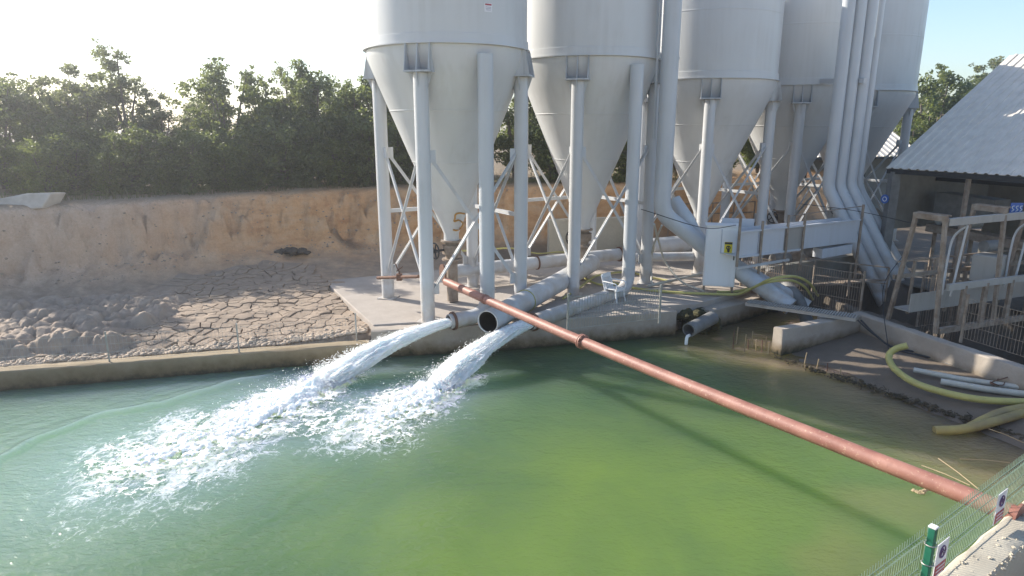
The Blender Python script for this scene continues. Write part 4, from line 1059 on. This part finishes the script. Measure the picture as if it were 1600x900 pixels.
obj_top('scrap_pile', b, M['oldsteel'], 'heap of scrap steel bars on the dark ground right of the cabinet', 'scrap')
tk = thing('railing', 'low steel railing among the legs of the middle silo', 'railing', V(9, 24.4, .85))
for k in range(6): MB().bar(V(6.2+1.1*k, 30.3+.3*k, .85), V(6.2+1.1*k, 30.3+.3*k, 2.9), .05, .05).build('post', M['oldsteel'], tk)
MB().bar(V(6.2, 30.3, 2.9), V(11.7, 31.8, 2.9), .05, .05).bar(V(6.2, 30.3, 2.4), V(11.7, 31.8, 2.4), .05, .05).build('rail', M['oldsteel'], tk)

hose([at(1002, 327, 4.2), at(1100, 356, 3.4), at(1150, 352, 3.3)], .012, 'thin black wire sagging from the thick riser to the cabinet', 'cable', 5, 'cable')
hose([atY(1248, 318, 23.5), atY(1340, 330, 24.5), atY(1440, 352, 22.5)], .012, 'thin black wire strung from the trough posts to the gantry', 'cable', 5, 'cable')
pipe_thing('curved_pipe', spline([at(1186, 418, 1.3), at(1222, 440, 1.2), at(1248, 470, .8), at(1262, 505, .1)], 6), .20, 'grey curved pipe dropping into the channel behind the plank walkway', mat='conveyor')
for x_, y_, w_2, h_2, lb in ((1310, 398, .9, .7, 'dark steel box on the ground left of the bundled pipes'), (1345, 418, .6, 1.0, 'dark narrow steel box beside the slanting bundled pipes')):
    obj_top('steel_box', MB().box(at(x_, y_, .75)+V(0, .4, h_2/2), (w_2, .5, h_2), .4), M['conveyor'], lb, 'box', bevel=.015)
for (a_, c_, lb_) in ((V(12.2, 25.75, .75), V(14.1, 25.75, .75), 'thin grey handrail in the yard behind the gantry'), (V(10.6, 22.6, .75), V(12.4, 21.2, .75), 'short rusty handrail left of the bundled pipes')):
    tr_ = thing('railing', lb_, 'railing', a_); n_ = max(2, int((c_-a_).length/1.1))
    for k in range(n_+1): MB().bar(a_+(c_-a_)*k/n_, a_+(c_-a_)*k/n_+V(0, 0, 1.15), .045, .045).build('post', M['oldsteel'], tr_)
    for zz in (.6, 1.15): MB().bar(a_+V(0, 0, zz), c_+V(0, 0, zz), .04, .04).build('rail', M['oldsteel'], tr_)
b = MB(); rr = random.Random(12)
for k in range(14):
    p = V(8.2+rr.random()*3.5, 23.6+rr.random()*2.2, .72); a = rr.random()*6.28; b.bar(p+V(0, 0, rr.random()*.1), p+V(math.cos(a)*1.1, math.sin(a)*1.1, .02+rr.random()*.45), .05, .05)
obj_top('scrap_pile', b, M['oldsteel'], 'scattered steel bars and rods lying under the long steel trough', 'scrap', kind='stuff')
# ---------------------------------------------------------------- near fence with signs
P1 = V(0, 0, 0)
def atd(px, py, d): q = ray(px, py)*d; return V(q.x, q.y, EZ+q.z)
g1 = atd(1448, 822, 6.55); g2 = atd(1600, 700, 7.95); ztop = g1.z-.06
gd = V(g2.x-g1.x, g2.y-g1.y, 0).normalized(); gn = V(gd.y, -gd.x, 0)
wallz = ztop-.72
cw = gn*.02+gd*-5
wp = [g1+gd*-6+gn*-.02, g1+gd*9+gn*-.02]
rough_wall('fence_wall', [(wp[1].x, wp[1].y), (wp[0].x, wp[0].y)], wallz, -1.6, .36, 'topconc', 'thick pale concrete wall carrying the green wire fence at lower right', inward=1)
b = MB(); rr = random.Random(71)
for i in range(420):
    side_ = rr.random(); p = g1+gd*rr.uniform(-3, 6)+gn*((.345+rr.gauss(0, .015)) if side_ < .55 else rr.uniform(.05, .33))
    lump(b, V(p.x, p.y, wallz+.006), .008+.022*rr.random()**2, rr, .7, 3, 5)
tag(b.build('mortar_crumbs', M['topconc']), 'crumbled mortar lying along the top edge of the fence wall', 'rubble', kind='stuff')
t = thing('mesh_fence', 'green welded wire fence with a square post at lower right', 'fence', V(g1.x, g1.y, wallz))
wi = 0
for k in (-2.5, 0, 3.2, 5.7):
    p = g1+gd*k+gn*.06
    MB().box(V(p.x, p.y, (wallz+ztop)/2+.02), (.065, .065, ztop-wallz+.10), math.atan2(gd.y, gd.x)).build('post', M['green'], t, bevel=.006)
    MB().box(V(p.x, p.y, ztop+.085), (.072, .072, .02), math.atan2(gd.y, gd.x)).build('post_cap', M['signwhite'], t, bevel=.004)
for a, b in ((-2.45, -.04), (.04, 3.16), (3.24, 5.66)):
    mb = MB(); n_ = int((b-a)/.05); h = ztop-wallz
    for i in range(n_+1):
        p = g1+gd*(a+(b-a)*i/n_); x = V(p.x, p.y, 0)
        zz = [0, .30*h, .345*h, .39*h, .84*h, .885*h, .93*h, h+.03]; of = [0, 0, .03, 0, 0, .03, 0, -.004]
        q = [x+V(0, 0, wallz+.03+z_)+gn*o_ for z_, o_ in zip(zz, of)]
        for u, v_ in zip(q[:-1], q[1:]): mb.bar(u, v_, .0055, .0055)
    for z_ in (.02, .30, .39, .60, .84, .93):
        mb.bar(g1+gd*a+V(0, 0, wallz+.03+h*z_-g1.z), g1+gd*b+V(0, 0, wallz+.03+h*z_-g1.z), .007, .007)
    mb.build('mesh_panel', M['wire'], t, smooth=False)
p = g1+gn*.06
mb = MB()
for z_ in (.25, .55, .85): mb.torus(V(p.x, p.y, wallz+(ztop-wallz)*z_), (0, 0, 1), .055, .006, 12, 5)
mb.build('tie_wire', M['galv'], t)
def fsign(px, py, label, h=.40, wdt=.27):
    # hangs on the fence: place where the pixel's ray meets the fence plane
    d = ray(px, py); o = V(0, 0, EZ); n_ = gn; tt = ((g1+gn*.035)-o).dot(n_)/d.dot(n_); c = o+d*tt
    sg = thing('sign', label, 'sign', c, math.atan2(gd.y, gd.x), group='warning signs on the green wire fence')
    O0 = (0, 0, 0); y = -.012     # local -y faces the camera side (gn)
    MB().box((0, 0, 0), (wdt, .008, h)).build('plate', M['signwhite'], sg, org=O0)
    MB().box((0, -.006, -h*.30), (wdt*.9, .005, h*.34)).build('red_panel', M['signred'], sg, org=O0)
    b = MB()
    for k in range(3): b.box((0, -.0095, -h*.21-.045*k), (wdt*(.7-.1*(k == 2)), .003, .012))
    b.build('text_line', M['signwhite'], sg, org=O0)
    b = MB().torus((0, -.006, h*.20), (0, 1, 0), h*.165, .008, 24, 6)
    b.bar((-h*.115, -.008, h*.32), (h*.115, -.008, h*.085), .014, .008)
    b.tube(spline([V(-.03, -.007, h*.07), V(-.03, -.007, h*.20), V(0, -.007, h*.29), V(.03, -.007, h*.20)], 4), .007, 5); b.build('emblem', M['signpurple'], sg, org=O0)
    return sg
fsign(1470, 872, 'near red and white warning sign beside the green fence post')
fsign(1563, 792, 'farther red and white warning sign by the red pipe end')

# ---------------------------------------------------------------- mud: plates, clods, crumbs
mf = thing('mud_flat', None, None, (-7, 20, .8)); mf['kind'] = 'structure'
def hgt(x, y): return float(height(np.array([float(x)]), np.array([float(y)]))[0])
MO = parent_org(mf)
rr = random.Random(17)
cell = .36; seeds = []; x = -11.6
ii = 0
while x < -3.6:
    y = 15.5
    while y < 25.5:
        seeds.append((x+rr.uniform(-.18, .18), y+rr.uniform(-.18, .18))); y += cell
    x += cell
def left_pad(px, py):      # inside pad outline on the left: boundary from (-4,18.2) to (-7,23.9)
    return (px+4.0)*(23.9-18.22)-(py-18.22)*(-7.0+4.0) > -0.6
def inmud(px, py):
    wsd = py-float(wall_y(px)); d, pa, sd_ = seg_dist(np.array([px]), np.array([py]), BANK)
    return wsd > .75 and d[0]*sd_[0] < -1.7 and not left_pad(px, py)
arr = np.array(seeds); plates = 0; stuff = MB()
def clip(poly, mx, my, nx, ny):
    out = []
    for i in range(len(poly)):
        a = poly[i]; b = poly[(i+1) % len(poly)]
        da = (a[0]-mx)*nx+(a[1]-my)*ny; db = (b[0]-mx)*nx+(b[1]-my)*ny
        if da <= 0: out.append(a)
        if (da < 0) != (db < 0) and abs(da-db) > 1e-9:
            t = da/(da-db); out.append((a[0]+(b[0]-a[0])*t, a[1]+(b[1]-a[1])*t))
    return out
cand = []
for i, (sx, sy) in enumerate(seeds):
    if not inmud(sx, sy): continue
    cand.append((sx, sy))
cand.sort(key=lambda q: math.hypot(q[0], q[1]))
for idx, (sx, sy) in enumerate(cand):
    poly = [(sx-.7, sy-.7), (sx+.7, sy-.7), (sx+.7, sy+.7), (sx-.7, sy+.7)]
    for j in np.nonzero((np.abs(arr[:,0]-sx) < 1.3) & (np.abs(arr[:,1]-sy) < 1.3))[0]:
        ox, oy = seeds[j]
        if (ox, oy) == (sx, sy): continue
        nx, ny = ox-sx, oy-sy; l = math.hypot(nx, ny); hh_ = random.Random(int(min(ox, sx)*1e4)*7919+int(max(ox, sx)*1e4)).random(); gap = 0 if hh_ < .4 else .006+.018*hh_**2
        poly = clip(poly, (sx+ox)/2-nx/l*gap, (sy+oy)/2-ny/l*gap, nx, ny)
        if len(poly) < 3: break
    if len(poly) < 3: continue
    # ragged rim: split edges and jitter
    ring = []
    for i in range(len(poly)):
        a = poly[i]; b = poly[(i+1) % len(poly)]; ring.append(a)
        if math.hypot(a[0]-b[0], a[1]-b[1]) > .16: ring.append(((a[0]+b[0])/2+rr.uniform(-.03, .03), (a[1]+b[1])/2+rr.uniform(-.03, .03)))
    z0 = hgt(sx, sy); tx_, ty_ = rr.gauss(0, .012), rr.gauss(0, .012); lift = rr.uniform(.056, .07)
    n_ = len(ring); top = []; 
    for (a, b) in ring: top.append(V(a, b, z0+lift+(a-sx)*tx_+(b-sy)*ty_+.6*(hgt(a, b)-z0)))
    ins = [V(sx+(p.x-sx)*.93, sy+(p.y-sy)*.93, p.z+.008) for p in top]
    bot = [V(p.x, p.y, z0-.06) for p in top]; cen = V(sx, sy, z0+lift+.010)
    vs = bot+top+ins+[cen]
    fs = [(k, (k+1) % n_, n_+(k+1) % n_, n_+k) for k in range(n_)]+[(n_+k, n_+(k+1) % n_, 2*n_+(k+1) % n_, 2*n_+k) for k in range(n_)]+[(2*n_+k, 2*n_+(k+1) % n_, 3*n_) for k in range(n_)]
    if plates < 295:
        MB().add(vs, fs).build('mud_plate', M['mudplate'], mf, smooth=False); plates += 1
    else: stuff.add(vs, fs)
if stuff.v: stuff.build('mud_crust', M['mudplate'], mf, smooth=False)['kind'] = 'stuff'
# mound of lumpy clods at the left
mx = np.arange(-19, -9.3, .05); my = np.arange(15.2, 24.5, .05); MX, MY = np.meshgrid(mx, my)
wsd = MY-wall_y(MX)
wxx = MX+.3*(fbm(MX*2, MY*2, 3, 81)-.5); wyy = MY+.3*(fbm(MX*2+7, MY*2, 3, 82)-.5)
f1, f2, cid = worley(wxx*1.15, wyy*1.15, 83); g1_, g2_, cid2 = worley(wxx*2.9, wyy*2.9, 84); h1_, h2_, _ = worley(wxx*7, wyy*7, 85)
mmask = sstep(.55, 1.3, wsd)*sstep(7.4, 4.8, wsd)*sstep(-10.2, -11.6, MX+.5*(fbm(MX, MY, 2, 86)-.5)*3)
lump_ = .25*np.sqrt(np.clip(1-f1*1.05, 0, 1))*(.5+cid)+.13*np.sqrt(np.clip(1-g1_*1.05, 0, 1))*(.4+cid2)+.05*np.sqrt(np.clip(1-h1_, 0, 1))
lump_ = lump_-.12*np.exp(-((f2-f1)/.07)**2)-.06*np.exp(-((g2_-g1_)/.1)**2)
lump_ = lump_+.10*(fbm(MX*5, MY*5, 4, 88)-.5)+.07*(np.abs(2*fbm(MX*9, MY*9, 3, 89)-1))
mz = height(MX, MY)-.12+mmask*(lump_+.22*fbm(MX*.7, MY*.7, 2, 87)*1.2)
mm, _ = grid_mesh('mud_mound', MX, MY, mz, M['clod'], mmask > .02)
tag(link('mud_mound', mm), kind='structure')
# crumbs along the kerb and over the flat
v = []; f = []; rr = random.Random(31)
PH = (1+5**.5)/2
ico = np.array([(-1, PH, 0), (1, PH, 0), (-1, -PH, 0), (1, -PH, 0), (0, -1, PH), (0, 1, PH), (0, -1, -PH), (0, 1, -PH), (PH, 0, -1), (PH, 0, 1), (-PH, 0, -1), (-PH, 0, 1)])/1.9
icf = np.array([(0,11,5),(0,5,1),(0,1,7),(0,7,10),(0,10,11),(1,5,9),(5,11,4),(11,10,2),(10,7,6),(7,1,8),(3,9,4),(3,4,2),(3,2,6),(3,6,8),(3,8,9),(4,9,5),(2,4,11),(6,2,10),(8,6,7),(9,8,1)])
rs = np.random.RandomState(3)
N = 5200
gx = rs.uniform(-15.5, -4.2, N); off = np.abs(rs.normal(0, .28, N))+.42
k = rs.rand(N) < .22; off = np.where(k, rs.uniform(.5, 6.5, N), off); gy = wall_y(gx)+off
gz = height(gx, gy); gr = np.where(k, .012+.03*rs.rand(N)**2, .018+.06*rs.rand(N)**2.2)
keep = ~((gx+4.0)*(23.9-18.22)-(gy-18.22)*(-3.0) > -.3)
gx, gy, gz, gr = gx[keep], gy[keep], gz[keep], gr[keep]
jit = 1+rs.uniform(-.28, .28, (len(gx), 12, 1)); sc3 = np.stack([gr*rs.uniform(.8, 1.4, len(gr)), gr*rs.uniform(.8, 1.4, len(gr)), gr*rs.uniform(.5, .9, len(gr))], -1)
pv = ico[None]*jit*sc3[:,None,:]+np.stack([gx, gy, gz+gr*.3+np.where(k[keep], .06, 0.02)], -1)[:,None,:]
pf = icf[None]+(np.arange(len(gx))*12)[:,None,None]
o = link('gravel', np_mesh('gravel', pv.reshape(-1, 3), pf.reshape(-1, 3), M['gravel'], False)); tag(o, 'crumbled dry clay gravel strewn behind the kerb of the pond', 'gravel', kind='stuff')
gx = rs.uniform(-19, 8, 2600); gy = np.interp(gx, [b_[0] for b_ in BANK], [b_[1] for b_ in BANK])+rs.uniform(-1.6, .8, 2600); gz = height(gx, gy)
ok = (gz > 1.15) & (gz < 3.55); gx, gy, gz = gx[ok], gy[ok], gz[ok]; gr = .012+.04*rs.rand(len(gx))**3
pv = ico[None]*(1+rs.uniform(-.28, .28, (len(gx), 12, 1)))*gr[:,None,None]*np.array([1.2, 1, .8])+np.stack([gx, gy, gz], -1)[:,None,:]
o = link('bank_stones', np_mesh('bank_stones', pv.reshape(-1, 3), (icf[None]+(np.arange(len(gx))*12)[:,None,None]).reshape(-1, 3), M['clod'], False)); tag(o, 'small stones and crumbs sticking out of the cut earth bank', 'stones', kind='stuff')
# pale slab on the bank top, dark heap
b = MB(); Yr = 24.
for _ in range(6): Yr = float(np.interp((20-800)/F*Yr*.97, [b_[0] for b_ in BANK], [b_[1] for b_ in BANK]))+.75
Xr = (20-800)/F*Yr*.97; zr = hgt(Xr, Yr)
b.prism([V(Xr-1.5, Yr-.35, zr-.25), V(Xr+.75, Yr-.35, zr-.1), V(Xr+.98, Yr-.1, zr+.42), V(Xr+.1, Yr-.1, zr+.40), V(Xr-1.5, Yr-.2, zr+.1)], (.1, .7, -.05))
obj_top('rock_slab', b, M['rubble'], 'pale tilted slab lying on the rim of the earth bank at far left', 'rock', bevel=.05)
b = MB(); rr = random.Random(8)
hc = at(455, 402, 1.15); hc.z = hgt(hc.x, hc.y)+.03
for i in range(40):
    q = rr.uniform(-1, 1); lump(b, hc+V(q*.7, rr.gauss(0, .10), .02+.12*(1-q*q)*rr.random()), .12+.09*rr.random(), rr, .5, 6, 10)
obj_top('soil_heap', b, simple('dark_soil', (.10, .08, .06), (.05, .042, .034), 6, .95, 0, .6, 25, .03), 'small dark heap of soil at the foot of the earth bank', 'heap')

# ---------------------------------------------------------------- trees
def make_tree_meshes(seed, h, spread, nleaf, leafmat, stems=4, lsize=.085, low=.12):
    r_ = random.Random(seed); ns = np.random.RandomState(seed)
    tb = MB(); clumps = []
    for s in range(stems):
        a = 6.283*s/stems+r_.uniform(-.5, .5); lean = spread*r_.uniform(.15, .7); hh = h*r_.uniform(.72, 1.0)
        pts = []; m = 8
        for i in range(m+1):
            q = i/m; pts.append(V(math.cos(a)*lean*q**1.3+r_.gauss(0, .05)*h*.12*q, math.sin(a)*lean*q**1.3+r_.gauss(0, .05)*h*.12*q, hh*q-.3*(1-q)))
        r0_ = h*.013*r_.uniform(.7, 1.3)+.02
        tb.tube(pts, [r0_*(1-.85*i/m)+.006 for i in range(m+1)], 6)
        for k in range(15):
            q = low+(1-low)*(k+r_.random())/15; i = min(m-1, int(q*m)); p = pts[i]+(pts[i+1]-pts[i])*(q*m-i)
            b = r_.uniform(0, 6.283); L = spread*(.30+.75*math.sin(min(1, q*1.02)*math.pi*.86+.25))*r_.uniform(.45, 1.05)
            d = V(math.cos(b), math.sin(b), r_.uniform(.05, .75)).normalized(); e = p+d*L
            mid = p+d*L*.5+V(0, 0, -.06*L)
            tb.tube([p, mid, e], [.022*(1-q)+.012, .012, .005], 4, False)
            for j in range(3): clumps.append((p+(e-p)*r_.uniform(.45, 1.1)+V(r_.gauss(0, .18), r_.gauss(0, .18), r_.gauss(0, .14)), r_.uniform(.16, .40)))
        clumps.append((pts[-1]+V(0, 0, .1), .22))
        for j in range(3):
            clumps.append((pts[-1]+V(r_.gauss(0, .25), r_.gauss(0, .25), r_.uniform(-.1, .5)), .16))
    cc = np.array([tuple(c[0]) for c in clumps]); cr = np.array([c[1] for c in clumps])
    wgt = cr**2; pick = ns.choice(len(cc), nleaf, p=wgt/wgt.sum())
    dirs = ns.normal(0, 1, (nleaf, 3)); dirs /= np.linalg.norm(dirs, axis=1)[:,None]
    pos = cc[pick]+dirs*(cr[pick]*ns.rand(nleaf)**.45)[:,None]*np.array([1.15, 1.15, .85])
    pos[:,2] = np.maximum(pos[:,2], .05)
    nrm = ns.normal(0, 1, (nleaf, 3))+np.array([0, 0, .5]); nrm /= np.linalg.norm(nrm, axis=1)[:,None]
    tg = np.cross(nrm, ns.normal(0, 1, (nleaf, 3))); tg /= np.linalg.norm(tg, axis=1)[:,None]; bt_ = np.cross(nrm, tg)
    sz = (lsize*ns.uniform(.6, 1.45, nleaf))[:,None]
    v0 = pos-tg*sz; v1 = pos+bt_*sz*.5+nrm*sz*.12; v2 = pos+tg*sz; v3 = pos-bt_*sz*.5+nrm*sz*.12
    vv = np.stack([v0, v1, v2, v3], 1).reshape(-1, 3)
    crown = np_mesh('crown', vv, np.arange(nleaf*4).reshape(-1, 4), M[leafmat], False)
    return tb.mesh('trunk', M['bark']), crown
TV = [make_tree_meshes(101, 6.0, 1.7, 11000, 'leaf', 4), make_tree_meshes(102, 5.6, 1.9, 11500, 'leaf', 5), make_tree_meshes(103, 5.8, 1.6, 9500, 'leaf3', 4),
      make_tree_meshes(104, 5.4, 1.8, 10500, 'leaf2', 4), make_tree_meshes(105, 6.4, 1.5, 7000, 'leaf3', 3, .075, .3), make_tree_meshes(106, 3.0, 1.4, 6500, 'leaf', 5, .075, .05), make_tree_meshes(107, 2.4, 1.2, 5000, 'leaf2', 5, .07, .03)]
def tree(x, y, var, sc_, label, cat='tree', group='trees behind the earth bank', name='tree'):
    z = hgt(x, y); o = thing(name, label, cat, (x, y, z-.05), rnd.uniform(0, 6.28), group); o.scale = (sc_*rnd.uniform(.92, 1.1), sc_*rnd.uniform(.92, 1.1), sc_)
    for nm, me in zip(('trunk', 'crown'), TV[var]): link(nm, me, o)
    return o
def tx(px, Y): return (px-800)/F*Y*.97
TL = [(-10, 28.0, 1, .95, 'leafy dark tree at the left edge of the photo'), (70, 28.5, 2, .92, 'dark tree second from the left edge above the pale slab'), (125, 30.5, 2, 1.02, 'greyish olive tree behind the left end of the bank'),
      (196, 30.0, 4, 1.12, 'tallest loose crowned tree with sky showing through its top'), (250, 29.2, 4, .80, 'low olive tree right of the tallest tree'), (300, 31.5, 2, .72, 'olive tree in the dip of the tree line'),
      (352, 31.0, 0, 1.02, 'dense dark tree right of the dip in the tree line'), (415, 32.0, 3, 1.0, 'light green tree in the middle of the left tree line'), (462, 33.0, 4, 1.0, 'slender tree rising behind the light green one'),
      (492, 32.5, 1, 1.12, 'broad dark tree left of the nearest silo'), (545, 33.2, 3, 1.0, 'dark tree touching the nearest silo from behind'), (598, 33.5, 1, 1.0, 'dark tree seen between the left legs of the nearest silo'),
      (660, 34.0, 0, .95, 'dark tree behind the cone of the nearest silo'), (735, 34.5, 1, .92, 'tree behind the right side of the nearest cone'), (805, 35.0, 0, 1.0, 'dark tree in the gap between the first two silos'),
      (872, 35.5, 2, .95, 'olive tree behind the left of the second cone'), (945, 36, 1, .95, 'dark tree right of the second cone'), (1010, 36.5, 3, .9, 'light green tree behind the single thick riser'), (1060, 37.0, 0, 1.0, 'dark tree behind the middle silo'), (1135, 38.5, 1, .95, 'dark tree right of the middle cone'), (1190, 40, 3, .95, 'light green tree between the middle and fourth silos')]
for px, Y, var, sc_, lb in TL: tree(tx(px, Y), Y, var, sc_*(.86 if px < 620 else 1), lb)
TB = [(30, 33.5, 0, 1.0), (150, 35, 1, .95), (330, 36, 1, .95), (530, 38, 1, 1.1), (620, 38, 0, 1.05), (-60, 31, 0, 1.0), (-110, 27.5, 1, 1.0), (-160, 24.6, 0, 1.05)]
for i, (px, Y, var, sc_) in enumerate(TB): tree(tx(px, Y), Y, var, sc_*.78, 'dark tree in the second row filling the wood behind the earth bank', group='second row of the wood behind the bank')
for px, Y, var, sc_, lb in [(1470, 47, 1, 1.35, 'dark tree with the higher top right of the farthest silo'), (1505, 50, 3, 1.15, 'sunny light green tree by the shed roof'), (1540, 54, 2, 1.35, 'brownish tree peeping over the shed roof'), (1438, 45, 3, 1.1, 'light green tree touching the farthest silo'), (1490, 43, 3, .85, 'low sunny tree behind the roof slope of the shed')]:
    tree(tx(px, Y), Y, var, sc_, lb, group='trees right of the silos')
for px, Y, var, sc_, lb in [(1455, 46, 0, 1.5, 'dark leafy tree filling the gap beside the farthest silo'), (1522, 51, 0, 1.4, 'dark leafy tree behind the upper shed roof edge')]:
    tree(tx(px, Y), Y, var, sc_, lb, group='trees right of the silos')
# bushes on the rim
BL = [(20, 27.3), (85, 28.0), (140, 28.4), (205, 29.0), (270, 29.3), (330, 29.9), (385, 30.3), (430, 30.6), (480, 31.0), (530, 31.3), (575, 31.5), (625, 31.9), (690, 32.2), (860, 33.2), (1000, 34.2)]
for i, (px, Y) in enumerate(BL):
    tree(tx(px, Y)+rnd.uniform(-.2, .2), Y, 5 if i % 3 else 6, rnd.uniform(.75, 1.1), ['bush at the left edge', 'bush right of the pale slab', 'bush by the bare stakes', 'bush below the tallest tree', 'bush below the tree line dip', 'bush below the dense dark tree', 'bush left of the middle of the rim', 'bush below the light green tree', 'bush below the slender tree', 'bush left of the nearest silo', 'bush touching the nearest silo leg', 'bush between the left silo legs', 'bush behind the nearest cone tip', 'bush between the first two cones', 'bush behind the thick riser'][i]+' on the rim of the earth bank', 'bush', 'bushes along the rim of the bank', 'bush')
for i in range(13):
    px = 60+i*46+rnd.uniform(-8, 8); Y = 28.
    for _ in range(6): Y = float(np.interp(tx(px, Y), [b_[0] for b_ in BANK], [b_[1] for b_ in BANK]))+2.6
    Y += rnd.uniform(.3, 1.6)
    tree(tx(px, Y), Y, 5 if i % 2 else 6, rnd.uniform(.4, .85), 'leafy bush filling the gaps between the tree trunks behind the bank', 'bush', 'bushes between the trunks behind the bank', 'bush')
# dry grass and twigs on the rim: stuff
ns = np.random.RandomState(8); N = 5200
bp = np.array(BANK); seg = ns.rand(N)
N = 3400; ang = None; gx = ns.uniform(-20, 12, N); by = np.interp(gx, bp[:,0], bp[:,1]); gy = by+ns.gamma(2.0, .5, N)+1.15
gz = height(gx, gy); ok = gz > 3.2; gx, gy, gz = gx[ok], gy[ok], gz[ok]; N = len(gx)
hgt_ = ns.uniform(.12, .55, N); ang = ns.uniform(0, 6.28, N); w2_ = ns.uniform(.006, .014, N)
lean = ns.normal(0, .25, (N, 2))*hgt_[:,None]
b0 = np.stack([gx-np.cos(ang)*w2_, gy-np.sin(ang)*w2_, gz-.02], -1); b1 = np.stack([gx+np.cos(ang)*w2_, gy+np.sin(ang)*w2_, gz-.02], -1)
tp = np.stack([gx+lean[:,0], gy+lean[:,1], gz+hgt_], -1)
o = link('dry_grass', np_mesh('dry_grass', np.stack([b0, b1, tp], 1).reshape(-1, 3), np.arange(N*3).reshape(-1, 3), M['grass'], False)); tag(o, 'dry grass and weeds growing along the rim of the earth bank', 'grass', kind='stuff')
for (px, y0_, y1_, Y) in ((139, 312, 275, 27.8), (147, 312, 262, 27.9)):
    a = atY(px, y0_, Y); b = atY(px, y1_, Y+.1); obj_top('stake', MB().tube([a+V(0, 0, -.3), b], .035, 6), M['stick'], ('shorter' if px == 139 else 'taller')+' of two pale bare stakes on the rim of the bank at left', 'stake', group='stakes on the rim of the bank')

# ---------------------------------------------------------------- lens veil imitated by an added thin haze
hm = bpy.data.materials.new('lens_veil_air'); hm.use_nodes = True; hn = hm.node_tree; hn.nodes.remove(hn.nodes['Principled BSDF'])
pv_ = hn.nodes.new('ShaderNodeVolumePrincipled'); pv_.inputs['Color'].default_value = (.95, .96, 1, 1); pv_.inputs['Density'].default_value = .0022; pv_.inputs['Anisotropy'].default_value = .72
hn.links.new(pv_.outputs[0], hn.nodes['Material Output'].inputs['Volume'])
hz_ = MB().box((0, 110, 5.2), (520, 360, 16.4)).build('lens_veil', hm, smooth=False); hz_['kind'] = 'stuff'
